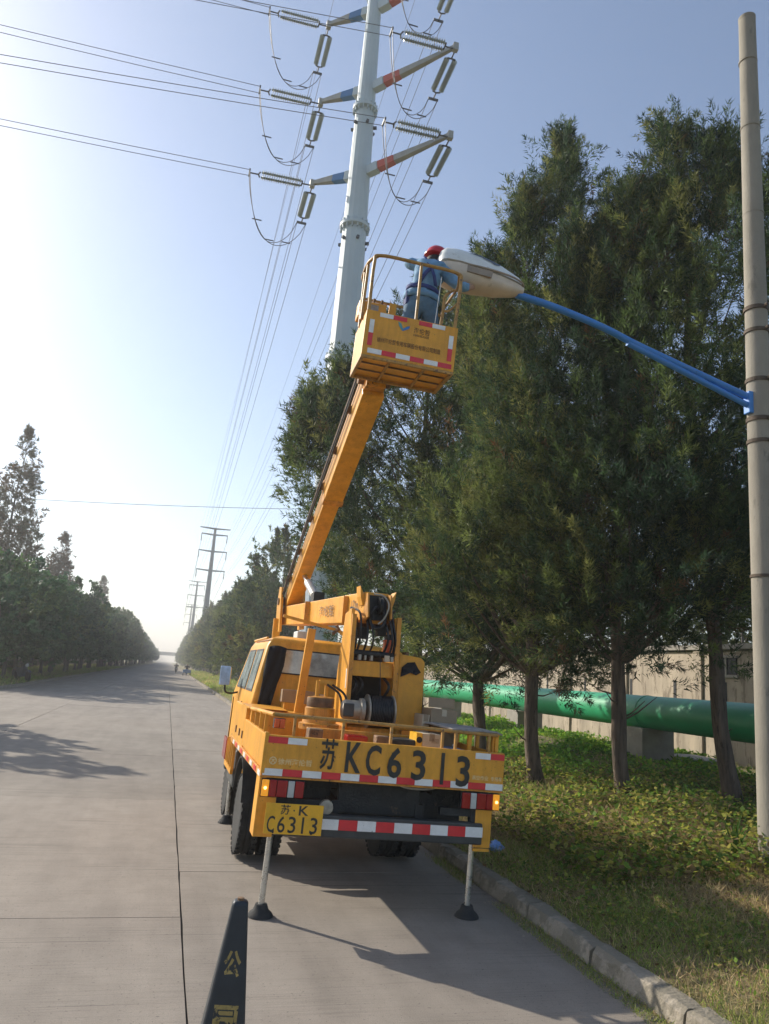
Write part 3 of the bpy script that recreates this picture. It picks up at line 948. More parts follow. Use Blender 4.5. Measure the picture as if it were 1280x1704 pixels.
def weeds(rng, n, xr, yr, keep, leaf, hmax, cols):
    x = rng.uniform(*xr, n); y = rng.uniform(*yr, n)
    k = rng.random(n) < keep(x, y); x, y = x[k], y[k]; n = len(x)
    z = verge_h(x, y) + rng.random(n) ** 1.4 * hmax * (0.4 + vn.fbm(x * 1.1 + 3, y * 1.1, 2))
    b = np.stack([x, y, z], -1)
    d = nrm(np.stack([rng.normal(size=n), rng.normal(size=n), rng.normal(size=n) * .35 + .25], -1))
    s = nrm(np.cross(d, np.array([0, 0, 1.0]) + rng.normal(size=(n, 3)) * .35))
    L = leaf * (0.5 + rng.random(n))[:, None]
    P = np.stack([b, b + d * L * .5 + s * L * .36, b + d * L, b + d * L * .5 - s * L * .36], 1)
    ci = rng.integers(0, len(cols), n)
    return P, cols[ci] * (0.6 + 0.7 * rng.random((n, 1)))
WG = np.array([[0.17, 0.36, 0.035], [0.24, 0.42, 0.04], [0.13, 0.28, 0.035], [0.32, 0.44, 0.05]])
WO = np.array([[0.17, 0.27, 0.04], [0.34, 0.35, 0.06], [0.13, 0.21, 0.04], [0.42, 0.38, 0.09], [0.24, 0.17, 0.08]])
pat = lambda f, th, k: (lambda x, y: np.clip((vn.fbm(x * f + 31, y * f + 7, 3) - th) * k, 0, 1))
W1 = weeds(rng, 80000, (6.6, 14), (12.5, 34), pat(.55, .40, 10), .10, .22, WG)
W2 = weeds(rng, 60000, (3.9, 10.5), (6.2, 13.5), pat(.9, .43, 11), .06, .36, WO)
W3 = weeds(rng, 22000, (3.35, 8), (3, 7.5), pat(1.1, .44, 6), .035, .12, WO)
W4 = weeds(rng, 9000, (4.6, 6.6), (13, 30), pat(.45, .36, 6), .10, .25, WG)
W5 = weeds(rng, 30000, (6.6, 12.5), (8.5, 13.5), pat(.8, .42, 11), .07, .3, np.concatenate([WG, WO]))
wo_ = inst('weeds', tri_mesh('weeds', np.concatenate([w[0] for w in (W1, W2, W3, W4, W5)]), np.concatenate([w[1] for w in (W1, W2, W3, W4, W5)]), M['grass'], 4))
tag(wo_, 'low leafy weeds spreading under the junipers', 'weeds', kind='stuff')

LIT = np.array([[0.30, 0.19, 0.09], [0.20, 0.12, 0.06], [0.38, 0.28, 0.13], [0.12, 0.08, 0.05]])
W6 = weeds(rng, 9000, (3.2, 10), (3, 14), lambda x, y: np.clip((vn.fbm(x * .9 + 11, y * .9 + 50, 3) - .38) * 5, .05, 1), .045, .03, LIT)
tag(inst('leaf_litter', tri_mesh('leaf_litter', W6[0], W6[1], M['grass'], 4)), 'fallen brown leaves strewn over the right verge', 'leaves', kind='stuff')

# strap-leaved tufts one can pick out at the right edge
def tuft(loc, label, n, h, seed, cols=(0.06, 0.13, 0.02)):
    r_ = np.random.default_rng(seed)
    t = empty('plant', loc)
    tag(t, label, 'plant')
    for i in range(n):
        a = r_.uniform(0, 2 * PI); L = h * r_.uniform(.6, 1.1); o = r_.uniform(.25, .7)
        d = np.array([math.cos(a), math.sin(a)]); s_ = np.array([-d[1], d[0]]) * r_.uniform(.008, .016)
        pts = [np.array([*(d * o * L * q ** 1.6), L * (q - .35 * o * q * q)]) for q in (0, .35, .7, 1)]
        w = (1, .9, .6, .02)
        F = []
        for q in range(3):
            a0, a1 = pts[q], pts[q + 1]
            s0 = np.array([*s_, 0]) * w[q]; s1 = np.array([*s_, 0]) * w[q + 1]
            F.append([a0 - s0, a0 + s0, a1 + s1, a1 - s1])
        F = np.array(F)
        c = np.array(cols)[None] * r_.uniform(.7, 1.3) * np.ones((3, 1))
        inst('leaf', tri_mesh('leaf', F, c, M['grass'], 4), t)
    return t
tuft((5.75, 6.95, float(verge_h(5.75, 6.95))), 'green strap-leaved plant at the foot of the concrete pole', 26, .55, 1)
tuft((6.35, 12.5, float(verge_h(6.35, 12.5))), 'green strap-leaved plant between the two middle tree trunks', 22, .6, 2, (0.05, 0.11, 0.03))
tuft((5.05, 12.2, float(verge_h(5.05, 12.2))), 'green strap-leaved plant left of the tree trunk nearest the truck tail', 22, .55, 3)
tuft((8.9, 9.5, float(verge_h(8.9, 9.5))), 'green strap-leaved plant right of the trunk nearest the pole', 20, .5, 4)

# ------------------------------------------------------------------ green pipeline, its supports and the wall behind
pp = tag(empty('pipeline', (11.0, 0, 1.48)), 'big green painted pipeline running behind the junipers', 'pipe')
PJ = [3.0, 9.2, 16.1, 22.6, 29.5, 36.5, 44, 52, 60, 75]
for a, b in zip(PJ[:-1], PJ[1:]):
    MB().tube([(0, a + .01, 0), (0, b - .01, 0)], .375, 32).build('pipe_section', M['pipe_green'], pp, 40)
for q in PJ[1:-1]:
    MB().lathe([(.376, -.05), (.387, -.045), (.387, .045), (.376, .05)], (0, q, 0), (0, 1, 0), 32).build('joint_band', M['pipe_green'], pp, 40)
for k_, q in enumerate(PJ[1:-1]):
    lab = {0: 'concrete pipe support nearest the camera, at the right edge', 1: 'grey concrete block carrying the green pipe between the two right trunks', 2: 'concrete pipe support seen left of the trunk in the middle', 3: 'concrete pipe support seen just right of the truck'}.get(k_, 'concrete support under the far green pipe')
    s_ = tag(empty('pipe_support', (11.0, q, 0)), lab, 'support', 'concrete supports under the green pipe')
    MB().box(-.42, .42, -.40, .40, -.1, 1.12).build('block', M['concrete'], s_, bevel=.015)
    MB().box(-.60, .60, -.60, .60, -.1, .34).build('footing', M['concrete'], s_, bevel=.02)
lb_ = MB().box(11.9, 12.8, 15.4, 16.9, 0.1, 0.52).build('concrete_slab', M['concrete'], bevel=.03)
tag(lb_, 'low concrete slab lying beside the pipe support', 'slab')

wall = tag(empty('compound_wall', (14.2, 0, 0)), 'stained beige compound wall with coping behind the green pipe', 'wall')
q = 4.0
wi = 0
while q < 60:
    MB().box(0, .24, q + .01, q + 3.59, -.1, 3.15).build('wall_panel', M['wall'], wall)
    MB().box(-.07, .30, q - .17, q + .17, -.1, 3.2).build('pilaster', M['wall'], wall, bevel=.01)
    q += 3.6
    wi += 1
MB().box(-.12, .36, 3.9, 60, 3.2, 3.34).build('coping', M['concrete'], wall, bevel=.01)
for q in (13.6, 15.4, 17.3, 19.4, 21.6, 24.4, 27.2):
    MB().box(-.012, .02, q, q + .12, 1.3, 2.35).build('slot', M['gasket'], wall)
for q in (16.9, 27.0):
    wb = MB().box(-.03, .03, q, q + .75, 2.55, 2.98).build('vent_window', M['gasket'], wall)
    MB().box(-.06, -.031, q - .06, q + .81, 2.99, 3.05).box(-.06, -.031, q - .06, q + .81, 2.47, 2.54).box(-.055, -.031, q + .34, q + .40, 2.54, 2.99).build('window_frame', M['concrete'], wb)

# silver pipe behind the left row
lp = tag(empty('pipeline', (-14.6, 0, 1.15)), 'silver clad pipe glimpsed between the trunks on the left', 'pipe')
for q in range(40, 200, 12):
    MB().tube([(0, q + .02, 0), (0, q + 11.98, 0)], .33, 16).build('pipe_section', M['pipe_silver'], lp, 40)
    MB().box(-.25, .25, q - .25, q + .25, -1.1, -.33).build('pipe_stand', M['concrete'], lp)

# far overpass
ov = tag(empty('overpass', (-2, 520, 0)), 'pale overpass crossing the far end of the road', 'overpass')
MB().box(-60, 60, -5, 5, 5.2, 6.6).build('deck', M['overpass'], ov)
MB().box(-60, 60, -5.2, -5.0, 6.4, 7.4).build('parapet', M['overpass'], ov)
for q in (-30, -14, 14, 30):
    MB().box(q - .8, q + .8, -2, 2, -.1, 5.2).build('pier', M['overpass'], ov)

# ------------------------------------------------------------------ steel pylon and power lines
PX, PY = 5.04, 27.0
py = tag(empty('steel_pylon', (PX, PY, 0)), 'pale tubular steel pylon with blue and red arms behind the junipers', 'pylon')
sec = [(0, .74), (6.2, .655), (13.6, .565), (19.3, .475), (24.75, .39), (30.5, .29), (37.5, .21)]
NS = 14
for (z0, a), (z1, b) in zip(sec[:-1], sec[1:]):
    MB().tube([(0, 0, z0), (0, 0, z1)], [a, b], NS).build('pole_section', M['pylon'], py)
    if z0 > 0:
        fl = MB().lathe([(a + .01, -.12), (a + .13, -.06), (a + .13, .06), (a + .01, .12)], (0, 0, z0), (0, 0, 1), 24).build('flange', M['pylon'], py, 30)
        bm_ = MB()
        for j in range(16):
            t_ = 2 * PI * j / 16
            bm_.box(-.02, .02, a, a + .11, -.22, .22, Matrix.Translation((0, 0, z0)) @ Matrix.Rotation(t_, 4, 'Z'))
        bm_.build('gusset', M['pylon'], fl)
for zb_ in (18.6, 23.9, 12.9):
    for t_ in (0.4, 1.5, 2.6, 3.7, 4.8, 5.9):
        rr_ = np.interp(zb_, [s[0] for s in sec], [s[1] for s in sec])
        MB().box(-.05, .05, 0, .14, -.05, .05, Matrix.Translation((math.cos(t_) * rr_, math.sin(t_) * rr_, zb_)) @ Matrix.Rotation(t_ - PI / 2, 4, 'Z')).build('climbing_step', M['fitting'], py)
MB().box(-1.1, 1.1, -1.1, 1.1, -.3, .45).build('foundation', M['concrete'], py, bevel=.03)

AD = Vector((.713, -.701, 0)).normalized()
levels = [21.75, 25.75, 29.75, 33.4]
disc = [(0.03, 0.0)]
for j in range(17):
    t_ = .02 + j * .096
    disc += [(.045, t_), (.112, t_ + .028), (.116, t_ + .04), (.05, t_ + .055), (.045, t_ + .09)]
disc.append((.03, 1.66))
INS = MB().lathe(disc, (0, 0, 0), (0, 0, 1), 12).mesh('insulator', M['insul'], 40)
SL = 1.66

def ins_string(tip, d, parent, twin=.17):
    """twin insulator string from an arm tip along d; returns its end"""
    tip = Vector(tip); d = Vector(d).normalized()
    x = d.cross(Vector((0, 0, 1))).normalized()
    q = d.to_track_quat('Z', 'Y').to_euler()
    f = MB()
    f.tube([tip, tip + d * .35], .03, 6)
    f.tube([tip + d * .35 - x * twin, tip + d * .33, tip + d * .35 + x * twin], .035, 6)
    e = tip + d * (.42 + SL)
    f = f.build('string_fitting', M['fitting'], parent); fo = f; f = MB()
    f.tube([e - x * twin + d * .02, e + d * .08, e + x * twin + d * .02], .035, 6)
    f.tube([e + d * .06, e + d * .46], .03, 6)
    f.bar(e + d * .45 - x * .22, e + d * .45 + x * .22, .06, .1)
    f.build('line_yoke', M['fitting'], fo)
    for s_ in (-1, 1):
        inst('insulator', INS, fo, tip + d * .38 + x * twin * s_, q)
    return e + d * .45, x

def wire_mesh(a, b, sag, r, n=24):
    a, b = Vector(a), Vector(b)
    pts = []
    for i in range(n + 1):
        t_ = i / n
        p = a.lerp(b, t_); p.z -= 4 * sag * t_ * (1 - t_)
        pts.append(p)
    return MB().tube(pts, r, 5)

FARP = [(6.15, 160.0, 0.0), (6.6, 272.0, 0.0), (8.0, 385.0, 0.0)]
for li, z in enumerate(levels):
    for side, L in ((-1, 2.35), (1, 4.0)):
        r_in = float(np.interp(z, [s[0] for s in sec], [s[1] for s in sec]))
        d = AD * side
        if li == 3: L *= .8
        a = d * r_in * 0.9 + Vector((0, 0, z)); tip = d * L + Vector((0, 0, z + (.25 if side < 0 else .55)))
        m1 = a.lerp(tip, .14); m2 = a.lerp(tip, .34 if side > 0 else .45)
        arm = MB().bar(m2, tip, .26, .30, .13, .16).build('cross_arm', M['arm_grey'], py, bevel=.02)
        MB().bar(m1, m2 - (m2 - a) * .005, .305, .36, .265, .305).build('painted_band', M['arm_blue' if side < 0 else 'arm_red'], arm, bevel=.02)
        MB().bar(a, m1 - (m1 - a) * .04, .33, .40, .33, .40).build('arm_socket', M['pylon'], arm, bevel=.02)
        MB().box(-.1, .1, -.1, .1, -.2, .12, Matrix.Translation(tip)).build('arm_tip', M['arm_grey'], arm)
        if li == 3:      # earth wire: one plain wire a side
            off = Vector((PX, PY, 0))
            for b_, sg_, wd in ((Vector((-110, 27.5 + side * 2.5, z + 1.0)), 2.0, 'to the left'), (Vector((FARP[0][0] + side * 3.0, FARP[0][1], 29.4)), 2.2, 'down the road')):
                o = wire_mesh(tip + off + Vector((0, 0, -.15)), b_, sg_, .010).build('power_line', M['wire'])
                tag(o, 'thin single earth wire running %s from the topmost %s' % (wd, 'left arm' if side < 0 else 'right arm'), 'power line')
            continue
        # towards the left over the road, and towards the next pylon
        tipw = tip + Vector((0, 0, -.12))
        e1, x1 = ins_string(tipw + Vector((-.1, 0, 0)), (-1, 0.0, -.03), py)
        e2, x2 = ins_string(tipw + Vector((0, .1, -.05)), (.0, 1, -.045), py)
        where = ['lowest', 'second', 'third', 'topmost'][li]
        sname = 'blue' if side < 0 else 'red'
        off = Vector((PX, PY, 0))
        for s_ in (-1, 1):
            w1 = e1 + off + x1 * .2 * s_
            b1 = Vector((-110, 27.5 + side * 3.2 + s_ * .2, z + 1.0))
            o = wire_mesh(w1, b1, 2.2, .013).build('power_line', M['wire'])
            tag(o, 'bundle wire running left over the road from the %s %s arm' % (where, sname), 'power line', 'wires from the %s %s arm to the left' % (where, sname))
            w2 = e2 + off + x2 * .2 * s_
            fz = [20.0, 24.0, 27.6, 28.9][li]
            b2 = Vector((FARP[0][0] + side * 2.6 + s_ * .2, FARP[0][1], fz - .9))
            o = wire_mesh(w2, b2, 2.6, .013).build('power_line', M['wire'])
            tag(o, 'bundle wire running from the %s %s arm to the next pylon' % (where, sname), 'power line', 'wires from the %s %s arm down the road' % (where, sname))
            # jumper loop
            p0 = e1 + x1 * .2 * s_; p3 = e2 + x2 * .2 * s_
            pts = []
            for i in range(17):
                t_ = i / 16
                p = p0.lerp(p3, t_)
                sg = 2.0 * (4 * t_ * (1 - t_)) ** .8
                pts.append(p + Vector((-.25 * math.sin(PI * t_), .1 * math.sin(PI * t_), -sg)))
            ju = MB().tube(pts, .016, 5).build('jumper_wire', M['wire'], py)
            if s_ == 1:
                for i in (4, 8, 12):
                    MB().box(-.2, .2, -.018, .018, -.018, .018, Matrix.Translation(pts[i] + Vector((.02, -.18, 0)))).build('spacer', M['fitting'], ju)

far_lab = ['tall grey tubular pylon nearest down the road, four arms a side', 'middle one of the three small pylons down the road', 'farthest and smallest pylon, just right of the road end']
for k_, (x, y, z) in enumerate(FARP):
    p = tag(empty('steel_pylon', (x, y, z)), far_lab[k_], 'pylon', 'far pylons down the road')
    MB().tube([(0, 0, 0), (0, 0, 29.6)], [.8, .28], 10).build('pole', M['pylon_far'], p, 40)
    for j, (az, w) in enumerate([(20.6, 2.9), (24.6, 2.9), (28.1, 2.7), (29.4, 3.1)]):
        m = MB()
        m.bar((0, 0, az), (-w, 0, az + .12), .3, .36, .16, .2); m.bar((0, 0, az), (w, 0, az + .12), .3, .36, .16, .2)
        ar = m.build('cross_arm', M['pylon_far'], p)
        if j < 3:
            for s_ in (-1, 1):
                MB().tube([(s_ * (w - .1), 0, az), (s_ * (w - .1), 0, az - 1.5)], .09, 6).build('insulator', M['fitting'], ar)
    if k_ < 2:
        nx = FARP[k_ + 1]
        for j, (az, w) in enumerate([(19.1, 2.8), (23.1, 2.8), (26.6, 2.6)]):
            for s_ in (-1, 1):
                o = wire_mesh((x + s_ * w, y, az), (nx[0] + s_ * w, nx[1], az), 2.0, .03, 14).build('power_line', M['wire'])
                tag(o, 'thin distant wire between the far pylons', 'power line', 'wires between the far pylons')
# single cable crossing the road
o = wire_mesh((-16.0, 43, 9.25), (13.5, 43, 11.9), .35, .014, 20).build('overhead_cable', M['wire'])
tag(o, 'single dark cable crossing the road from side to side', 'cable')

# ------------------------------------------------------------------ street lamp: concrete pole, blue arm, lamp head
LX, LY = 6.10, 6.80
gz = float(verge_h(LX, LY))
sl_ = tag(empty('street_lamp', (LX, LY, 0)), 'concrete street lamp pole with blue arm and grey lamp head', 'street lamp')
MB().tube([(0, 0, gz - .2), (0, 0, 5.2), (.02, 0, 10.42)], [.150, .128, .100], 24).build('pole', M['concrete_pole'], sl_, 40)
MB().lathe([(.1, 0), (.104, .01), (.104, .05), (.09, .06)], (.02, 0, 10.38), (0, 0, 1), 20).build('pole_cap', M['concrete_pole'], sl_, 40)
for z, rr_, w in ((6.34, .129, .022), (6.06, .130, .02), (5.45, .133, .022), (4.98, .136, .024), (4.72, .137, .02), (3.2, .143, .015)):
    MB().lathe([(rr_ - .01, -w), (rr_ + .006, -w), (rr_ + .006, w), (rr_ - .01, w)], (0, 0, z), (0, 0, 1), 24).tube([(0, -rr_, z), (0, -rr_ - .06, z)], .02, 6).build('clamp_band', M['band'], sl_, 40)
for z, rr_ in ((9.76, .1085), (8.8, .113), (7.6, .1185), (2.0, .147)):
    MB().lathe([(rr_ - .01, -.012), (rr_ + .002, -.012), (rr_ + .002, .012), (rr_ - .01, .012)], (.012, 0, z), (0, 0, 1), 24).build('casting_seam', M['concrete_pole'], sl_, 40)
ap = [(3.02, 5.835), (3.49, 5.805), (4.07, 5.717), (4.52, 5.60), (5.2, 5.43), (5.97, 5.24)]
arm = MB().tube(smooth_path([(x - LX, -.10 * max(0, (4.6 - x) / 1.58) ** 1.5, z) for x, z in ap], 5), .038, 12).build('arm', M['blue_arm'], sl_, 40)
MB().tube([(4.40 - LX, 0, 5.60), (5.0 - LX, 0, 5.425), (5.97 - LX, 0, 5.135)], .034, 10).build('brace', M['blue_arm'], arm, 40)
MB().box(-.17, -.10, -.05, .05, 5.04, 5.30).build('bracket', M['blue_arm'], arm, bevel=.01)
MB().bar((5.3 - LX, 0, 5.31), (5.33 - LX, 0, 5.40), .03, .1).build('brace_plate', M['blue_arm'], arm)
# lamp head: built along its own axis, end at the arm, nose over the road
def loft(secs, n=18, close=True):
    m = MB()
    vs = []
    for (x, w, zt, zb2) in secs:
        for j in range(n):
            a = 2 * PI * j / n
            c, s_ = math.cos(a), math.sin(a)
            yy = w * math.copysign(abs(c) ** .7, c)
            zz = (zt * s_ ** .8 if s_ >= 0 else -(-zb2) * (-s_) ** .8) if False else (zt * abs(s_) ** .8 if s_ >= 0 else zb2 * abs(s_) ** .8)
            vs.append((x, yy, zz))
    fs = []
    for i in range(len(secs) - 1):
        for j in range(n):
            a, b = i * n + j, i * n + (j + 1) % n
            fs.append((a, b, b + n, a + n))
    fs.append(tuple(range(n - 1, -1, -1))); fs.append(tuple(range((len(secs) - 1) * n, len(secs) * n)))
    return m.add(vs, fs)
lampM = Matrix.Translation((3.06 - LX, -.10, 5.905)) @ Matrix.Rotation(R(2.5), 4, 'Y') @ Matrix.Rotation(R(-12), 4, 'X')
top = loft([(0.0, .06, .06, 0.0), (-.05, .09, .10, 0.0), (-.25, .135, .175, 0.0), (-.5, .165, .225, 0.0), (-.74, .175, .235, 0.0), (-.87, .165, .215, 0.0), (-.915, .14, .17, 0.0), (-.93, .09, .10, 0.0)], 20).xform(lampM)
lh = top.build('lamp_head', M['lamp_grey'], sl_, 50)
bot = loft([(0.02, .05, 0.0, -.05), (-.08, .09, 0.0, -.085), (-.28, .135, 0.0, -.125), (-.52, .16, 0.0, -.15), (-.76, .168, 0.0, -.16), (-.87, .15, 0.0, -.14), (-.92, .11, 0.0, -.08), (-.935, .06, 0.0, -.03)], 20).xform(lampM @ Matrix.Translation((0, 0, -.018)))
bot.build('lamp_bowl', M['lamp_beige'], lh, 50)
rim_ = []
for j in range(33):
    a = 2 * PI * j / 32
    rim_.append(lampM @ Vector((-.46 - .475 * math.cos(a), .170 * math.copysign(abs(math.sin(a)) ** .6, math.sin(a)), -.008)))
MB().tube(rim_, .010, 6, False).build('rim_seam', M['lamp_dark'], lh, 40)
MB().prism([(-.66, -.10), (-.40, -.105), (-.38, -.02), (-.66, -.02)], 'Y', -.1655, -.15).xform(lampM).build('bowl_opening', M['lamp_dark'], lh)
pk = MB(); pr_ = random.Random(8)
ring_ = [(-.62, .168), (-.5, .185), (-.36, .172), (-.27, .14), (-.30, .10), (-.36, .085), (-.39, .115), (-.47, .125), (-.52, .15), (-.6, .15)]
# peeled patch follows the housing: project a small grid outwards
vs = []
for (x, z) in ring_:
    zt = np.interp(-x, [0, .05, .25, .5, .74, .87], [.06, .10, .175, .225, .235, .215]); w = np.interp(-x, [0, .05, .25, .5, .74, .87], [.06, .09, .135, .165, .175, .165])
    s_ = min(1, (z / zt)) ** (1 / .8); yy = -w * max(0, 1 - s_ * s_) ** .35
    vs.append(lampM @ Vector((x, yy - .004, z + .003)))
pk.add(vs, [tuple(range(len(vs)))]).build('peeled_patch', M['lamp_peel'], lh)

# ------------------------------------------------------------------ aerial work truck
TH = R(1.6)
TRM = Matrix.Translation((1.815, 6.2, 1.2)) @ Matrix.Rotation(TH, 4, 'Y') @ Matrix.Translation((0, 0, -1.2))
TRI = TRM.inverted()
TR = empty('aerial_work_truck', TRM.to_translation(), TRM.to_euler())
tag(TR, 'yellow double-cab bucket truck on jacks with its boom raised beside the kerb', 'truck')
def W(mb):
    return mb.xform(TRI)
P_ = M['paint']; PW = M['paint_worn']

# chassis and running gear
ch = MB()
for s_ in (-1, 1):
    ch.box(s_ * .36 - .035, s_ * .36 + .035, .15, 4.5, .66, .84)
for y in (.2, .9, 1.6, 2.6, 3.6):
    ch.box(-.33, .33, y, y + .07, .68, .82)
ch.build('chassis', M['dark'], TR)
MB().tube([(-.75, 2.0, .41), (.75, 2.0, .41)], .055, 12).lathe([(.06, -.18), (.15, -.1), (.17, 0), (.15, .1), (.06, .18)], (.05, 2.0, .41), (1, 0, 0), 18).build('rear_axle', M['dark'], TR, 40)
MB().box(-.34, .36, .16, .22, .74, 1.02).box(-.62, -.36, .35, .9, .72, 1.0).build('rear_crossmember', M['dark'], TR, bevel=.01)
MB().tube([(.42, .25, .78), (.42, .9, .78)], .15, 18).build('air_tank', M['dark'], TR, 40)
MB().box(.52, .80, .35, 1.0, .62, .98).build('battery_box', M['dark'], TR, bevel=.01)
MB().tube(smooth_path([(.06, .05, 1.03), (.2, .02, .985), (.4, .02, .99), (.52, .05, 1.04)], 5), .009, 6).build('hanging_cable', M['castmetal'], TR, 40)
MB().lathe([(.02, 0), (.055, .005), (.06, .03), (.03, .05), (.025, .12)], (-.46, .0, .80), (0, 1, 0), 14).build('tow_coupling', M['castmetal'], TR, 40)

def wheel_parts(x, y, z, w, r, nm):
    h = w / 2
    prof = [(r * .56, -h * .9), (r * .80, -h), (r * .95, -h * .92), (r, -h * .75)]
    for q in (-.5, -.17, .17, .5):
        prof += [(r, (q - .07) * 2 * h * .75), (r - .012, (q - .05) * 2 * h * .75), (r - .012, (q + .05) * 2 * h * .75), (r, (q + .07) * 2 * h * .75)]
    prof += [(r, h * .75), (r * .95, h * .92), (r * .80, h), (r * .56, h * .9)]
    t = MB().lathe(prof, (x, y, z), (1, 0, 0), 48)
    # shoulder lugs
    for j in range(36):
        a = 2 * PI * j / 36
        mm = Matrix.Translation((x, y, z)) @ Matrix.Rotation(a, 4, 'X')
        for s_ in (-1, 1):
            t.box(s_ * h * .76 - .022, s_ * h * .76 + .022, -.014, .014, r - .012, r + .006, mm)
    wo2 = t.build('wheel', M['rubber'], TR, 40)
    MB().lathe([(r * .57, -h * .8), (r * .50, -h * .75), (r * .42, -h * .3), (.09, -h * .25), (.09, h * .25), (r * .42, h * .3), (r * .5, h * .75), (r * .57, h * .8)], (x, y, z), (1, 0, 0), 28).build('rim', M['rim'], wo2, 40)
    return wo2
for s_ in (-1, 1):
    wheel_parts(s_ * .835, 2.0, .40 + .028 * s_ * .8, .20, .375, '')
    wheel_parts(s_ * .60, 2.0, .40 + .028 * s_ * .6, .20, .375, '')
    wheel_parts(s_ * .80, 4.05, .40 + .028 * s_ * .8, .20, .375, '')
for s_ in (-1, 1):      # mudguards
    pts = [(2.0 + .47 * math.cos(a), .46 + .47 * math.sin(a)) for a in np.linspace(.2, PI - .2, 12)]
    pi_ = [(2.0 + .455 * math.cos(a), .46 + .455 * math.sin(a)) for a in np.linspace(PI - .2, .2, 12)]
    MB().prism(pts + pi_, 'X', min(s_ * .48, s_ * .96), max(s_ * .48, s_ * .96)).build('mudguard', M['dark'], TR, 40)

# load bed
bed = MB().box(-.985, .985, .03, 2.22, 1.02, 1.07).build('load_bed', PW, TR)
MB().box(-1.0, -.965, .03, 1.72, 1.06, 1.312).build('side_board', P_, TR, bevel=.006)
MB().box(.965, 1.0, .03, 2.2, 1.06, 1.312).build('side_board', P_, TR, bevel=.006)
fs_ = MB().box(-1.0, -.955, 1.735, 2.95, 1.0, 1.43).build('side_board', P_, TR, bevel=.006)
for y in (1.8, 2.1, 2.5):
    MB().box(-1.012, -1.0, y, y + .035, 1.12, 1.19).build('latch', M['rust'], fs_)
sb = MB().box(-1.008, -.96, .0, 2.95, .985, 1.045).build('side_rail', PW, TR, bevel=.004)
for k_ in range(9):
    y = .05 + k_ * .3
    MB().box(-1.012, -1.0082, y, y + .16, .995, 1.035).build('reflector_strip', M['red' if k_ % 2 else 'white'], sb)
MB().box(-.96, -.42, 1.55, 2.2, 1.072, 1.42).build('tool_box', P_, TR, bevel=.008)
MB().prism([(1.55, 1.424), (2.2, 1.424), (2.2, 1.445), (1.5, 1.436)], 'X', -1.0, -.62).build('tool_box_lid', P_, TR)
MB().box(-.60, -.06, 1.95, 2.19, 1.072, 1.50).build('front_board', P_, TR, bevel=.006)
MB().box(-.06, .96, 2.10, 2.19, 1.072, 1.44).build('front_board', PW, TR, bevel=.006)

# tail board with reflectors and lettering
tb = MB().box(-1.012, 1.022, -.02, .028, 1.06, 1.318).build('tail_board', P_, TR, bevel=.006)
MB().box(-1.015, -.985, -.028, .03, 1.03, 1.335).build('corner_post', P_, tb, bevel=.004)
MB().box(-1.012, 1.022, -.012, .02, .998, 1.012).build('bottom_flange', PW, tb)
xs_ = np.linspace(-1.0, 1.015, 14)
for k_ in range(13):
    MB().box(xs_[k_] + .001, xs_[k_ + 1] - .001, -.026, -.019, 1.016, 1.068).build('reflector_strip', M['white' if k_ % 2 == 0 else 'red'], tb)
for (a, b, c) in ((-.985, -.83, 'red'), (-.83, -.675, 'white'), (.755, .892, 'white'), (.894, 1.018, 'red')):
    MB().box(a + .001, b - .001, -.0255, -.0195, 1.258, 1.306).build('reflector_strip', M[c], tb)
for (c, x, w, h, z, b) in (('苏', -.492, .135, .235, 1.205, .014), ('K', -.29, .130, .235, 1.195, .022), ('C', -.125, .125, .235, 1.185, .022), ('6', .055, .12, .24, 1.178, .022), ('3', .262, .12, .235, 1.172, .022), ('I', .468, .030, .25, 1.160, 0.0), ('3', .652, .12, .245, 1.150, .022)):
    lettering(c, M['letter_worn'], w, h, tb, (x, -.0285, z), bold=b)
lettering('徐州海伦哲', M['letter_pale'], .27, .048, tb, (-.755, -.0225, 1.125), bold=.01)
MB().tube([(-.93 + .026 * math.cos(a), -.0225, 1.127 + .026 * math.sin(a)) for a in np.linspace(0, 2 * PI, 17)], .004, 5, False).bar((-.95, -.0225, 1.137), (-.91, -.0225, 1.137), .006, .004).bar((-.93, -.0225, 1.137), (-.94, -.0225, 1.108), .004, .006).bar((-.93, -.0225, 1.137), (-.915, -.0225, 1.11), .004, .006).build('emblem', M['letter_pale'], tb)
lettering('高空作业', M['letter_pale'], .145, .036, tb, (.81, -.0225, 1.108), bold=.01)
lettering('专用车', M['letter_pale'], .10, .036, tb, (.955, -.0225, 1.106), bold=.01)

# lower corner panels, lights, bumper, plate
cpn = MB().box(-1.008, -.865, -.005, .02, .565, .99).build('corner_panel', P_, TR, bevel=.004)
MB().box(-1.012, -1.0, -.01, .20, .565, .995).build('corner_return', P_, cpn)
MB().box(.80, .945, .0, .025, .56, .86).build('corner_panel', P_, TR, bevel=.004)
MB().box(.79, .93, -.02, .0, .535, .556).build('corner_flange', P_, TR)
for s_ in (-1, 1):
    tl = MB().box(min(s_ * .655, s_ * .995), max(s_ * .655, s_ * .995), -.015, .02, .855, .992).build('tail_light', M['gasket'], TR, bevel=.004)
    cuts = [(.995, .935, 'lens_amber'), (.935, .875, 'lens_red'), (.875, .79, 'lens_red'), (.79, .735, 'lens_white'), (.735, .66, 'lens_red')]
    for a, b, c in cuts:
        x0, x1 = sorted((s_ * a, s_ * b))
        MB().box(x0 + .002, x1 - .002, -.034, -.0155, .862, .985).build('lens', M[c], tl, bevel=.006)
    MB().lathe([(.004, 0), (.011, .002), (.012, .006), (.004, .01)], (s_ * .965, -.044, .925), (0, 1, 0), 10).build('bulb', M['bulb'], tl)
    MB().box(min(s_ * .50, s_ * .86), max(s_ * .50, s_ * .86), .03, .09, .79, .85).build('light_bracket', M['dark'], TR)
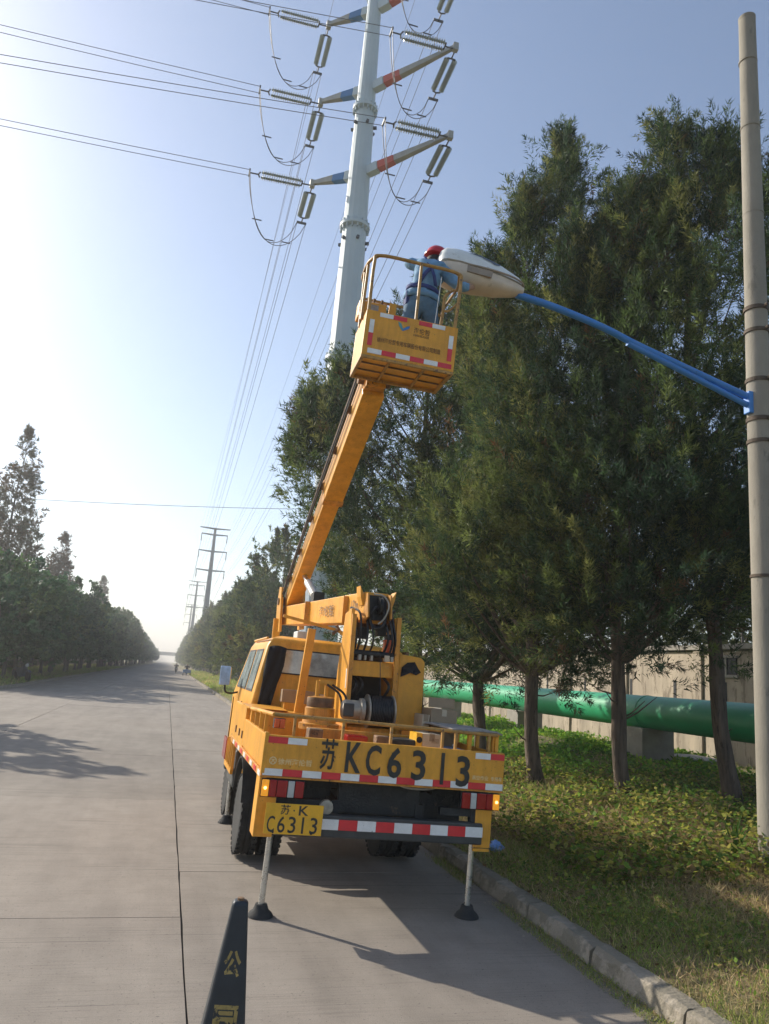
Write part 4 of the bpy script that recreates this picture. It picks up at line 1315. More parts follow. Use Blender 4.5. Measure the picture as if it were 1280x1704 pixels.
bp_ = MB().box(-.86, .86, -.03, .07, .585, .75).build('bumper', M['bumper'], TR, bevel=.012)
for k_ in range(9):
    a = -.51 + k_ * .152
    MB().box(a + .001, a + .151, -.0365, -.0295, .645, .722).build('reflector_strip', M['white' if k_ % 2 == 0 else 'red'], bp_)
npl = MB().box(-.952, -.507, -.118, -.112, .612, .832).build('number_plate', M['plate_yellow'], TR, bevel=.002)
MB().box(-.90, -.56, -.112, -.03, .70, .74).build('plate_bracket', M['dark'], npl)
lettering('苏', M['letter_worn'], .075, .072, npl, (-.80, -.1195, .789), bold=.012)
lettering('·', M['letter'], .012, .012, npl, (-.735, -.1195, .785))
lettering('K', M['letter_worn'], .075, .070, npl, (-.66, -.1195, .787), bold=.016)
for c, x, w in (('C', -.902, .058), ('6', -.822, .058), ('3', -.740, .058), ('I', -.657, .016), ('3', -.572, .058)):
    lettering(c, M['letter_worn'], w, .118, npl, (x, -.1195, .682), bold=.008 if c != 'I' else 0)
for x in (-.88, -.585):
    MB().lathe([(.009, 0), (.009, .004), (.002, .005)], (x, -.118, .626), (0, -1, 0), 8).build('bolt', M['letter'], npl)

# jacks
for (x, y, gz_, zt) in ((.92, 6.31, 0, .60), (2.585, 6.25, 0, .58), (.915, 9.85, 0, .62), (2.6, 9.85, 0, .6)):
    bt = .018 if y < 7 else 0
    j = W(MB().cyl((x + bt, y, zt), (x, y, .07), .024, n=14)).build('jack_rod', M['chrome'], TR, 40)
    W(MB().lathe([(.045, .09), (.05, .075), (.06, .05), (.085, .03), (.098, .01), (.1, .002)][::-1], (x, y, gz_), (0, 0, 1), 16)).build('jack_foot', M['rubber'], j, 40)
    W(MB().cyl((x + bt, y, zt - .01), (x + bt, y, zt + .42), .045, n=14)).build('jack_cylinder', M['dark'], j, 40)
MB().box(-.98, .98, 3.58, 3.72, .60, .70).build('jack_beam', M['dark'], TR)

# side guard under the bed
sg = MB().bar((-.99, 2.55, .70), (-.99, 3.45, .70), .03, .05).build('side_guard', P_, TR)
for y in (2.6, 2.8, 3.0, 3.2, 3.4):
    MB().bar((-.985, y, .70), (-.985, y, .99), .03, .03).build('guard_bar', P_, sg)
MB().box(-1.005, -.985, 3.5, 3.9, .72, .96).build('added_red_strip', M['lens_red'], TR)  # added red strip standing in for a reddish reflection on the flank
MB().box(-.96, -.62, 2.65, 3.4, .52, .92).build('fuel_tank', M['bumper'], TR, bevel=.03)

# rails round the bed
rl = MB().tube([(-.95, .06, 1.47), (.98, .06, 1.455)], .016, 8).build('bed_rail', M['rail_brown'], TR, 40)
for x in (-.78, -.38, .03, .48, .60, .90):
    MB().bar((x, .06, 1.30), (x, .06, 1.462), .03, .02).build('rail_post', M['rail_brown'], rl)
rl2 = MB().tube([(-.95, .06, 1.468), (-.975, 1.5, 1.43)], .018, 8).build('bed_rail', P_, TR, 40)
for y in (.35, .7, 1.05, 1.4):
    MB().bar((-.97, y, 1.29), (-.97, y, 1.45), .02, .03).build('rail_post', P_, rl2)
rl3 = MB().tube([(.98, .06, 1.455), (.985, 2.1, 1.45)], .018, 8).build('bed_rail', P_, TR, 40)
for y in (.08, .5, 1.0, 1.5, 2.0):
    MB().bar((.98, y, 1.29), (.98, y, 1.45), .03, .03).build('rail_post', P_, rl3)
for x in (.74, .96):
    MB().bar((x, .1, 1.30), (x, .1, 1.46), .04, .03).build('rail_post', P_, rl3)
# crate frame under the grey cover on the right
sheet = MB()
sv = []
kk = random.Random(3)
for i in range(9):
    for j2 in range(7):
        sv.append((.56 + .46 * i / 8, .05 + .85 * j2 / 6, 1.468 + kk.uniform(-.006, .006) - (.018 if i == 8 else 0)))
sf = [(i * 7 + j2, i * 7 + j2 + 1, (i + 1) * 7 + j2 + 1, (i + 1) * 7 + j2) for i in range(8) for j2 in range(6)]
so = sheet.add(sv, sf).build('cover_sheet', M['grey_sheet'], TR, 60)
sm_ = so.modifiers.new('thick', 'SOLIDIFY'); sm_.thickness = .014

mk = MB().box(-.955, -.87, -.012, .05, 1.37, 1.445).build('side_lamp', M['gasket'], TR)
for x in (-.953, -.911):
    MB().box(x, x + .04, -.03, -.0125, 1.374, 1.441).build('lens', M['lens_orange'], mk, bevel=.006)

# cab
cv = []
lv = [(.60, .90, 2.32, 4.64), (1.42, .905, 2.30, 4.72), (1.50, .895, 2.30, 4.68), (2.08, .80, 2.33, 4.12), (2.165, .755, 2.38, 4.02), (2.20, .64, 2.52, 3.88)]
for z, hx, ya, yb in lv:
    cv += [(-hx, ya, z), (hx, ya, z), (hx, yb, z), (-hx, yb, z)]
cf = [(0, 1, 2, 3)[::-1]]
for i in range(len(lv) - 1):
    for j in range(4):
        a, b = i * 4 + j, i * 4 + (j + 1) % 4
        cf.append((a, b, b + 4, a + 4))
n4 = (len(lv) - 1) * 4
cf.append((n4, n4 + 1, n4 + 2, n4 + 3))
cab = MB().add(cv, cf).build('cab', P_, TR, 35, bevel=.03, seg=3)
def rrect(x0, x1, z0, z1, r, n=4):
    out = []
    for cx, cz, a0 in ((x1 - r, z1 - r, 0), (x0 + r, z1 - r, PI / 2), (x0 + r, z0 + r, PI), (x1 - r, z0 + r, 1.5 * PI)):
        for i in range(n + 1):
            a = a0 + i * PI / 2 / n
            out.append((cx + r * math.cos(a), cz + r * math.sin(a)))
    return out
yr = lambda z: 2.30 + (z - 1.5) * .03 / .58
def on_rear(poly, d):
    return [(x, yr(z) - d, z) for x, z in poly]
def slab_poly(a, b):
    n = len(a)
    return MB().add(list(a) + list(b), [tuple(range(n)), tuple(range(2 * n - 1, n - 1, -1))] + [(i, i + n, (i + 1) % n + n, (i + 1) % n) for i in range(n)])
rw = slab_poly(on_rear(rrect(-.70, .70, 1.785, 2.06, .06), .006), on_rear(rrect(-.70, .70, 1.785, 2.06, .06), -.01)).build('rear_window', M['gasket'], cab)
slab_poly(on_rear(rrect(-.685, .685, 1.80, 2.045, .05), .009), on_rear(rrect(-.685, .685, 1.80, 2.045, .05), .002)).build('pane', M['glass'], rw)
lettering('苏·111', M['lens_white'], .17, .035, rw, (-.53, yr(2.01) - .0115, 2.01))
xsd = lambda z: -(.895 - (z - 1.5) * .095 / .58)
for (y0, y1, yt0, yt1) in ((2.55, 3.22, 2.55, 3.22), (3.32, 4.40, 3.32, 4.02)):
    po = [(y0, 1.56), (y1, 1.56), (yt1, 2.04), (yt0, 2.04)]
    for s_ in (-1, 1):
        f1 = [(s_ * -(xsd(z) - .006), y, z) for y, z in po]
        f2 = [(s_ * -(xsd(z) + .012), y, z) for y, z in po]
        sw = slab_poly(f1, f2).build('side_window', M['gasket'], cab)
        pi2 = [(y0 + .025, 1.585), (y1 - .03, 1.585), (yt1 - .02, 2.015), (yt0 + .025, 2.015)]
        slab_poly([(s_ * -(xsd(z) - .009), y, z) for y, z in pi2], [(s_ * -(xsd(z) - .002), y, z) for y, z in pi2]).build('pane', M['glass'], sw)
for y in (2.48, 3.27, 4.45):
    MB().bar((-.909, y, .7), (-.909, y, 1.42), .008, .012).build('door_seam', M['gasket'], cab)
for y in (2.62, 3.42):
    MB().box(-.925, -.905, y, y + .13, 1.36, 1.395).build('door_handle', M['gasket'], cab)
MB().add([(-.74, 4.66 - .02, 1.56), (.74, 4.66 - .02, 1.56), (.68, 4.18, 2.03), (-.68, 4.18, 2.03)], [(0, 1, 2, 3)]).build('windscreen', M['glass'], cab)
MB().tube([(-.80, 2.42, 2.16), (-.78, 3.9, 2.16)], .014, 6).build('roof_gutter', P_, cab, 40)
MB().box(-.40, -.22, 2.9, 3.2, 2.20, 2.30).build('roof_box', M['white_box'], TR, bevel=.01)
mr = W(MB().tube(smooth_path([(.93, 10.3, 1.52), (.82, 10.25, 1.50), (.755, 10.2, 1.53), (.745, 10.2, 1.62)], 5), .012, 8)).build('mirror_arm', M['gasket'], TR, 40)
W(MB().box(.67, .80, 10.18, 10.24, 1.60, 1.84)).build('mirror_glass', M['mirror_back'], mr, bevel=.012)
W(MB().box(.70, .815, 10.245, 10.29, 1.61, 1.835)).build('mirror_shell', M['mirror_shell'], mr, bevel=.015)

# turret: two leaning side plates with cross plates, winch and hoses
tu = W(MB().lathe([(.40, 0), (.40, .06), (.34, .07), (.34, .28), (.31, .30)], (1.95, 7.45, 1.09), (0, 0, 1), 28)).build('turret_base', PW, TR, 40)
lpl = W(MB().prism([(7.20, 1.36), (7.72, 1.36), (7.66, 1.9), (7.50, 2.44), (7.24, 2.48), (7.17, 2.0)], 'X', 1.655, 1.69)).build('turret_plate', P_, TR, bevel=.004)
W(MB().prism([(7.20, 1.36), (7.72, 1.36), (7.66, 1.9), (7.52, 2.40), (7.26, 2.42), (7.18, 2.0)], 'X', 2.105, 2.14)).build('turret_plate', P_, TR, bevel=.004)
for (x0, x1, z0, z1) in ((1.652, 1.694, 1.9, 2.3), (2.10, 2.145, 1.9, 2.3)):
    W(MB().box(x0, x1, 7.155, 7.19, 1.40, 2.42)).build('plate_flange', PW, lpl, bevel=.003)
W(MB().box(1.692, 2.103, 7.21, 7.28, 1.84, 1.985)).build('cross_plate', P_, TR, bevel=.005)
W(MB().box(1.692, 2.103, 7.62, 7.65, 1.40, 2.1)).build('back_plate', M['dark'], TR)
W(MB().tube([(1.69, 7.2, 2.06), (2.105, 7.2, 2.05)], .03, 10)).build('cross_bar', M['dark'], TR, 40)
W(MB().tube([(1.69, 7.45, 2.36), (2.14, 7.45, 2.36)], .06, 14)).build('arm_pin', M['rust'], TR, 40)
lab_ = MB().box(1.6545 - .003, 1.6545, 7.22, 7.25, 1.72, 1.9)
W(lab_).build('label_plate', M['white'], lpl)
# winch
wd = W(MB().lathe([(.05, -.01), (.155, 0), (.155, .012), (.13, .02), (.13, .235), (.155, .243), (.155, .255), (.05, .26)], (1.845, 7.13, 1.525), (1, 0, 0), 28)).build('winch_drum', M['castmetal'], TR, 40)
W(MB().lathe([(.128, 0)] + [q for i in range(14) for q in ((.143, .004 + i * .0153), (.149, .0075 + i * .0153), (.143, .011 + i * .0153))] + [(.128, .216)], (1.866, 7.13, 1.525), (1, 0, 0), 28)).build('wound_cable', M['cable_wound'], wd, 40)
wm = W(MB().lathe([(.03, -.03), (.07, -.02), (.088, .0), (.088, .14), (.11, .15), (.11, .185), (.04, .19)], (1.625, 7.10, 1.53), (1, 0, 0), 22)).build('winch_motor', M['castmetal'], TR, 40)
W(MB().box(1.60, 1.70, 6.995, 7.02, 1.47, 1.59)).build('motor_cover', M['bumper'], wm, bevel=.01)
W(MB().tube([(1.955, 7.02, 1.56), (1.955, 7.19, 2.1)], .004, 5)).build('winch_rope', M['hose'], TR)
# hoses in the head of the turret
hr = random.Random(12)
for k_ in range(7):
    x = 1.70 + .4 * [0, .08, .2, .36, .72, .86, .98][k_]
    pts = [(x, 7.22 + hr.uniform(-.03, .04), 2.02), (x + hr.uniform(-.03, .03), 7.14 + hr.uniform(-.02, .06), 2.2), (x + hr.uniform(-.04, .04), 7.2, 2.42 + hr.uniform(-.05, .04)), (x + hr.uniform(-.05, .05), 7.42, 2.50)]
    W(MB().tube(smooth_path(pts, 4), .009 + hr.random() * .005, 7)).build('hydraulic_hose', M['hose'], TR, 40)
W(MB().tube([(1.90 + .075 * math.cos(a), 7.16 + .02 * math.sin(a * 2), 2.40 + .10 * math.sin(a)) for a in np.linspace(0, 2 * PI, 21)], .018, 8, False)).build('hose_coil', M['hose'], TR, 40)
for (x, w) in ((1.74, .03), (1.80, .02), (1.86, .025), (2.0, .05), (2.06, .03)):
    W(MB().box(x, x + w, 7.16, 7.21, 1.99, 2.03 + w * .4)).build('valve_fitting', M['castmetal' if w < .04 else 'card_pale'], TR, bevel=.004)
for (x, z) in ((1.76, 2.2), (1.95, 2.24), (2.05, 2.15)):
    W(MB().box(x, x + .09, 7.3, 7.42, z, z + .11)).build('valve_block', M['dark'], TR, bevel=.006)
W(MB().box(2.00, 2.07, 7.2, 7.26, 2.08, 2.2)).build('warning_plate', M['lens_orange'], TR)
for k_, x in enumerate((1.72, 1.78, 2.04)):
    W(MB().tube(smooth_path([(x, 7.3, 1.84), (x + .02, 7.15, 1.76), (x - .01, 7.2, 1.66)], 4), .014, 7)).build('hydraulic_hose', M['hose'], TR, 40)
# cradle on top
cr_ = W(MB().prism([(1.765, 2.50), (2.055, 2.49), (2.06, 2.60), (1.76, 2.61)], 'Y', 7.30, 7.34)).build('boom_cradle', P_, TR, bevel=.003)
W(MB().prism([(1.725, 2.705), (1.765, 2.625), (1.80, 2.60), (1.80, 2.52), (1.76, 2.52), (1.735, 2.60)], 'Y', 7.24, 7.40)).build('cradle_horn', P_, cr_)
W(MB().prism([(2.095, 2.675), (2.055, 2.61), (2.02, 2.59), (2.03, 2.51), (2.06, 2.51), (2.085, 2.59)], 'Y', 7.24, 7.40)).build('cradle_horn', P_, cr_)
# tank on the right of the turret
tk = W(MB().prism([(2.16, 1.36), (2.43, 1.36), (2.43, 2.02), (2.39, 2.055), (2.16, 2.08)], 'Y', 7.22, 7.6)).build('oil_tank', P_, TR, bevel=.012)
W(MB().lathe([(.035, 0), (.035, .03), (.02, .035)], (2.28, 7.4, 2.07), (0, 0, 1), 12)).build('filler_cap', M['rust'], tk)
W(MB().add([(2.185, 7.212, 1.86), (2.19, 7.206, 1.95), (2.245, 7.202, 2.0), (2.32, 7.204, 2.01), (2.36, 7.206, 1.95), (2.39, 7.208, 1.915), (2.34, 7.203, 1.885), (2.28, 7.2, 1.905), (2.23, 7.203, 1.88)], [tuple(range(9))])).build('torn_sticker', M['cloth_black'], tk)
# slewing motor on the left
sm2 = W(MB().lathe([(.19, 0), (.19, .05), (.16, .06), (.155, .09), (.14, .10), (.14, .19), (.125, .20), (.125, .29), (.05, .3)], (1.43, 7.25, 1.33), (0, 0, 1), 24)).build('slewing_drive', PW, TR, 40)
W(MB().lathe([(.126, 0), (.13, .01), (.13, .075), (.126, .085)], (1.43, 7.25, 1.53), (0, 0, 1), 20)).build('drive_housing', M['rust'], sm2, 40)
for x in (1.385, 1.47):
    W(MB().cyl((x, 7.23, 1.62), (x, 7.23, 1.77), .018, n=8)).build('drive_port', P_, sm2)
W(MB().box(1.40, 1.52, 7.21, 7.25, 1.745, 1.78)).build('port_bar', P_, sm2)
for k_, o_ in enumerate((0, .05)):
    W(MB().tube(smooth_path([(1.47 + o_, 7.2, 1.74), (1.58 + o_, 7.14, 1.66), (1.62 + o_, 7.12, 1.52), (1.66 + o_, 7.12, 1.46)], 5), .011, 7)).build('hydraulic_hose', M['hose'], TR, 40)
# pile of rusty fittings on the deck behind the rail
for (x0, x1, y0, y1, z1, mt_) in ((-.62, -.50, .25, .4, 1.37, 'rust'), (-.30, -.12, .22, .4, 1.345, 'lens_red'), (-.05, .06, .2, .32, 1.36, 'rust'), (.1, .42, .24, .5, 1.345, 'dark')):
    MB().box(x0, x1, y0, y1, 1.072, z1).build('deck_fitting', M[mt_], TR, bevel=.01)
MB().box(-.58, .58, .55, .62, 1.072, 1.36).build('deck_beam', PW, TR, bevel=.006)

# boom support stand behind the cab
st = W(MB().bar((1.30, 7.86, 1.1), (1.395, 7.86, 2.28), .05, .08)).build('boom_stand', P_, TR, bevel=.004)
W(MB().bar((1.08, 7.82, 2.385), (1.66, 7.82, 2.285), .022, .03)).build('stand_bar', P_, st)
W(MB().bar((1.66, 7.80, 2.285), (1.83, 7.55, 2.12), .025, .03)).build('stand_brace', P_, st)
W(MB().tube([(1.60, 7.8, 2.24), (1.66, 7.78, 2.3), (1.63, 7.78, 2.33)], .02, 6)).build('shackle', M['rust'], st, 40)

# lower arm running forward over the cab, upper boom coming back up to the bucket
A0, A1 = Vector((1.90, 7.25, 2.50)), Vector((1.615, 11.0, 2.60))
la = W(MB().bar(A0, A1, .25, .30, .22, .26)).build('lower_arm', P_, TR, bevel=.008)
dA = (A1 - A0).normalized()
sideA = Vector((0, 0, 1)).cross(dA).normalized()
q1 = A0 + dA * .55 + sideA * .128
W(MB().bar(q1 + Vector((0, 0, -.16)), q1 + Vector((0, 0, .13)), .012, .09)).build('arm_rib', PW, la)
q1 = A0 + dA * 2.2 + sideA * .124
W(MB().bar(q1 + Vector((0, 0, -.14)), q1 + Vector((0, 0, .14)), .012, .1)).build('arm_rib', PW, la)
def side_text(body, w, h, at, mt_):
    me = text_mesh(body, mt_, w, h, bold=.01)
    xa = -dA
    za = Vector((0, 0, 1)); za = (za - dA * za.dot(dA)).normalized()
    na = xa.cross(za)
    mm = Matrix(((xa.x, za.x, na.x, at.x), (xa.y, za.y, na.y, at.y), (xa.z, za.z, na.z, at.z), (0, 0, 0, 1)))
    o = inst('lettering', me, la); o.matrix_basis = TRI @ mm
side_text('海伦哲', .62, .12, A0 + dA * 1.35 + sideA * .135 + Vector((0, 0, .0)), M['letter_brown'])
side_text('12m', .22, .10, A0 + dA * .28 + sideA * .135 + Vector((0, 0, .03)), M['letter_brown'])
af = Matrix.Translation(A0) @ Matrix.Rotation(R(4.3), 4, 'Z')
W(MB().box(-.10, .10, -.03, .02, -.12, .12, af)).build('arm_end', M['dark'], la)
for s_ in (-1, 1):
    W(MB().prism([(-.14, -.10), (.0, -.16), (.0, .14), (-.10, .13)], 'X', s_ * .118 - .008, s_ * .118 + .008).xform(af)).build('arm_lug', PW, la)
W(MB().lathe([(.02, -.02), (.085, -.018), (.075, 0), (.085, .018), (.02, .02)], af @ Vector((.02, -.06, .02)), (1, 0, 0), 20)).build('rope_pulley', M['dark'], la, 40)
W(MB().tube(smooth_path([af @ Vector((-.05, -.06, .13)), af @ Vector((.03, -.13, .11)), af @ Vector((.08, -.15, .02)), af @ Vector((.05, -.13, -.10)), af @ Vector((0, -.1, -.16))], 5), .009, 7)).build('pale_hose', M['castmetal'], la, 40)
# elbow
el = W(MB().prism([(10.72, 2.36), (11.12, 2.36), (11.22, 2.75), (11.12, 3.02), (10.92, 3.0), (10.82, 2.72)], 'X', 1.44, 1.475)).build('elbow_plate', P_, TR, bevel=.004)
W(MB().prism([(10.72, 2.42), (11.12, 2.42), (11.22, 2.75), (11.12, 3.02), (10.92, 3.0), (10.82, 2.72)], 'X', 1.755, 1.79)).build('elbow_plate', P_, TR, bevel=.004)
W(MB().tube([(1.42, 11.02, 2.80), (1.81, 11.02, 2.80)], .05, 14)).build('elbow_pin', M['rust'], TR, 40)
W(MB().bar((1.43, 10.95, 2.22), (1.43, 10.95, 2.55), .06, .1)).build('arm_prop', P_, TR)
B0, B1 = Vector((1.615, 11.0, 2.78)), Vector((1.625, 6.98, 4.66))
dB = (B1 - B0).normalized()
Bm = B0 + (B1 - B0) * .60
bo = W(MB().bar(B0, Bm + dB * .1, .19, .25, .19, .25)).build('boom', P_, TR, bevel=.008)
W(MB().bar(Bm, B1 + dB * .02, .222, .285, .222, .28)).build('boom_outer_section', P_, bo, bevel=.008)
W(MB().bar(Bm - dB * .04, Bm + dB * .05, .24, .305, .24, .305)).build('boom_collar', PW, bo, bevel=.006)
upB = dB.cross(Vector((0, 0, 1)).cross(dB)).normalized()
if upB.z < 0: upB = -upB
sB = Vector((-1, 0, 0))
for k_, (o1, o2, r_) in enumerate(((.135, .13, .014), (.15, .06, .010), (.145, .02, .009))):
    pts = [B0 + dB * .1 + sB * o1 + upB * o2, B0.lerp(B1, .3) + sB * (o1 + .01) + upB * o2, B0.lerp(B1, .6) + sB * (o1 + .015) + upB * (o2 + .005), B1 + sB * (o1 + .015) + upB * o2]
    W(MB().tube(smooth_path(pts, 5), r_, 7)).build('levelling_rod' if k_ == 0 else 'hydraulic_hose', M['rust' if k_ == 0 else 'hose'], bo, 40)
for t_ in (.12, .28, .45, .60, .75, .9):
    c = B0.lerp(B1, t_)
    W(MB().bar(c + sB * .10 + upB * .08, c + sB * .165 + upB * .10, .04, .08)).build('hose_clamp', M['rust'], bo)
# lifting cylinder between arm and boom
c0 = A0 + dA * 2.25 + Vector((0, 0, .22)); c1 = B0 + dB * 1.05 + Vector((0.0, 0, -.14))
cy = W(MB().cyl(A0 + dA * 2.35 + Vector((0, 0, .20)), (A0 + dA * 2.35 + Vector((0, 0, .20))).lerp(c1, .7), .055, n=16)).build('lift_cylinder', M['hydr'], TR, 40)
W(MB().cyl((A0 + dA * 2.35 + Vector((0, 0, .20))).lerp(c1, .7), c1, .032, n=12)).build('cylinder_rod', M['chrome'], cy, 40)
W(MB().box(-.07, .07, -.12, .10, -.02, .12, Matrix.Translation(A0 + dA * 2.3 + Vector((0, 0, .15))))).build('cylinder_mount', M['dark'], cy, bevel=.01)

# bucket
BW, BDp, BH = .87, .575, .435
BM = TRI @ Matrix.Translation((1.757, 6.213, 4.642)) @ Matrix.Rotation(R(-3.0), 4, 'Z') @ Matrix.Rotation(R(1.8), 4, 'X') @ Matrix.Rotation(R(2.6), 4, 'Y')
bk = MB()
h = BW / 2
t_ = .018
bk.box(-h, h, 0, t_, 0, BH); bk.box(-h, h, BDp - t_, BDp, 0, BH)
bk.box(-h + .001, -h + t_, t_, BDp - t_, 0.001, BH - .001); bk.box(h - t_, h - .001, t_, BDp - t_, 0.001, BH - .001)
bk.box(-h + t_, h - t_, t_, BDp - t_, .012, .03)
bko = bk.build('bucket', P_, TR, bevel=.004)
bko.matrix_basis = BM
fr = MB().bar((-h, .015, -.012), (h, .015, -.012), .03, .022).bar((-h, BDp - .015, -.012), (h, BDp - .015, -.012), .03, .022).bar((-h + .015, .031, -.012), (-h + .015, BDp - .031, -.012), .03, .022).bar((h - .015, .031, -.012), (h - .015, BDp - .031, -.012), .03, .022)
fr.build('floor_frame', M['rail_brown'], bko)
for x in (-.16, .17):
    MB().bar((x, .032, -.006), (x, BDp - .032, -.006), .018, .03).build('floor_bearer', M['rail_brown'], bko)
for y in (.2, .38):
    MB().bar((-h + .032, y, .004), (-.17, y, .004), .012, .012).bar((-.15, y, .004), (.16, y, .004), .012, .012).bar((.18, y, .004), (h - .032, y, .004), .012, .012).build('floor_seam', M['rust'], bko)
RT = .99
rail = smooth_path([(-h + .02, .02, BH - .02), (-h + .01, .02, RT - .10), (-h + .06, .02, RT), (0, .02, RT + .01), (h - .07, .02, RT), (h - .02, .02, RT - .10), (h - .03, .02, BH - .02)], 6)
MB().tube(rail, .0165, 9).build('guard_rail', M['rail_brown'], bko, 40)
rail = smooth_path([(-h + .05, .02, RT), (-h - .02, .16, RT - .01), (-h - .02, BDp - .1, RT - .01), (-h + .02, BDp - .02, RT - .10), (-h + .03, BDp - .02, BH - .02)], 6)
MB().tube(rail, .016, 9).build('guard_rail', M['rail_brown'], bko, 40)
MB().tube([(-h + .03, BDp - .02, .80), (.1, BDp - .02, .80), (h - .03, BDp - .02, .80)], .014, 8).build('guard_rail', M['rail_brown'], bko, 40)
rail = smooth_path([(h - .04, .02, RT - .02), (h - .0, .2, RT - .05), (h + .0, BDp - .1, RT - .06), (h - .03, BDp - .02, RT - .15), (h - .03, BDp - .02, BH - .02)], 6)
MB().tube(rail, .014, 8).build('guard_rail', M['rail_brown'], bko, 40)
for p0, p1 in (((.03, .02, BH - .02), (.02, .02, RT + .005)), ((-h - .015, .2, BH - .02), (-h - .018, .2, RT - .02)), ((-h - .0, .38, BH - .02), (-h - .018, .36, RT - .01)), ((h - .14, .1, BH - .02), (h - .14, .1, .76))):
    MB().tube([p0, p1], .015, 8).build('rail_post', M['rail_brown'], bko, 40)
MB().tube(smooth_path([(h - .14, .1, .76), (h - .12, .1, .80), (h - .06, .06, .84)], 4), .013, 8).build('gate_hook', M['rail_brown'], bko, 40)
MB().tube(smooth_path([(h - .14, .1, .62), (h - .09, .06, .62), (h - .02, .03, .70)], 4), .011, 8).build('gate_latch', M['rail_brown'], bko, 40)
MB().tube([(.22, .06, .44), (.23, .04, .93)], .004, 5).build('safety_line', M['white'], bko)
cb = MB().box(-h - .03, -h + .24, .38, .54, .53, .70).build('control_box', P_, bko, bevel=.01)
MB().box(-h + .05, -h + .16, .374, .381, .60, .67).build('control_label', M['grey_sheet'], cb)
for x in (-h + .06, -h + .12, -h + .2):
    MB().cyl((x, .46, .70), (x, .45, .77), .012, n=8).build('lever', M['rust'], cb)
MB().box(-h + .29, -h + .36, BDp - .05, BDp - .025, .42, .80).build('bracket_post', P_, bko)
MB().box(-h + .26, -h + .44, BDp - .10, BDp - .055, .42, .54).build('bracket_box', P_, bko, bevel=.006)
FY = -.004
def strip(x0, x1, z0, z1, c):
    MB().box(x0, x1, FY, -.0005, z0, z1).build('reflector_strip', M[c], bko)
for k_ in range(6):
    a = -.385 + k_ * .1325
    strip(a + .001, a + .1315, .022, .068, 'white' if k_ % 2 == 0 else 'red')
strip(-.31, -.185, .385, .425, 'white'); strip(-.183, -.055, .385, .425, 'red'); strip(.06, .185, .385, .425, 'red'); strip(.187, .31, .385, .425, 'white')
for s_ in (-.395, .358):
    strip(s_, s_ + .042, .095, .215, 'red'); strip(s_, s_ + .042, .217, .345, 'white')
lg = MB().add([(-.135, FY, .375), (-.105, FY, .36), (-.085, FY, .318), (-.09, FY, .292), (-.125, FY, .335)], [(0, 4, 3, 2, 1)]).build('emblem', mat('emblem_teal', (.10, .30, .32), .5), bko)
MB().add([(-.088, FY, .290), (-.083, FY, .318), (-.045, FY, .345), (-.02, FY, .352), (-.03, FY, .325)], [(0, 4, 3, 2, 1)]).build('emblem_wing', mat('emblem_blue', (.06, .20, .48), .5), lg)
lettering('海伦哲', M['letter_brown'], .155, .055, bko, (.095, FY, .325), bold=.012)
lettering('HANDLER', M['letter_brown'], .15, .022, bko, (.095, FY, .278), bold=.01)
lettering('徐州海伦哲专用车辆股份有限公司制造', M['letter_brown'], .60, .05, bko, (-.01, FY, .165), bold=.012)
# mounting between boom end and bucket
W(MB().box(1.52, 1.72, 6.80, 6.98, 4.60, 4.95)).build('bucket_mount', PW, TR, bevel=.006)
W(MB().tube([(1.46, 6.93, 4.70), (1.79, 6.93, 4.70)], .045, 12)).build('bucket_pin', M['rust'], TR, 40)

# ------------------------------------------------------------------ loads lying on the truck
tp = lambda x, y, z: TRM @ Vector((x, y, z))
def carton(loc, size, rotz, label, mt_='card', flaps=True):
    t = tag(empty('cardboard_box', tp(*loc), (0, TH, rotz)), label, 'box')
    sx, sy, sz = size
    MB().box(-sx / 2, sx / 2, -sy / 2, sy / 2, 0, sz).build('carton', M[mt_], t, bevel=.004)
    MB().box(-.024, .024, -sy / 2 - .001, sy / 2 + .001, sz - .06, sz + .0012).build('tape_strip', M['card_pale' if mt_ == 'card' else 'card'], t)
    if flaps:
        MB().box(-sx / 2, sx / 2, -sy / 2 - .002, -sy / 2 + .003, sz - .002, sz + .09, Matrix.Rotation(R(-8), 4, 'X')).build('flap', M[mt_], t)
    return t
carton((.745, .95, 1.075), (.27, .3, .53), .06, 'brown cardboard box standing right of the oil tank')
carton((.568, .92, 1.075), (.07, .26, .47), .03, 'narrow pale carton wedged between the oil tank and the brown box', 'card_pale', False)
pk_ = carton((.445, .32, 1.075), (.17, .2, .335), 0, 'white printed carton with a yellow end behind the tail rail', 'card_pale', False)
MB().box(-.14, -.088, -.1, .1, .0, .335).build('yellow_end', M['plate_yellow'], pk_)
MB().lathe([(.026, 0), (.026, .003)], (-.114, -.101, .28), (0, -1, 0), 12).build('hand_hole', M['gasket'], pk_)
lettering('ⅡⅡⅢ', M['letter_brown'], .06, .04, pk_, (.03, -.1015, .28))
b5 = MB().box(-.11, .11, -.1, .1, 0, .19).build('blue_pack', M['bluepack'], bevel=.02)
b5.location = tp(.62, .30, 1.12); b5.rotation_euler = (0, TH, .1); tag(b5, 'light blue wrapped pack behind the tail rail', 'pack')
carton((-.46, 2.03, 1.50), (.34, .14, .13), 0, 'low brown cardboard box lying on the board under the cab rear window', 'card', False)
carton((-.20, 2.05, 1.50), (.12, .12, .11), 0, 'small dark brown box beside the low one under the cab rear window', 'card', False)
jb = MB().box(-.09, .09, -.08, .08, 0, .2).box(-.02, .02, -.02, .02, .2, .24).build('jerry_can', M['white_box'], bevel=.02)
jb.location = tp(.74, .45, 1.09); jb.rotation_euler = (0, TH, .3); tag(jb, 'pale plastic can under the grey cover at the truck tail', 'can')
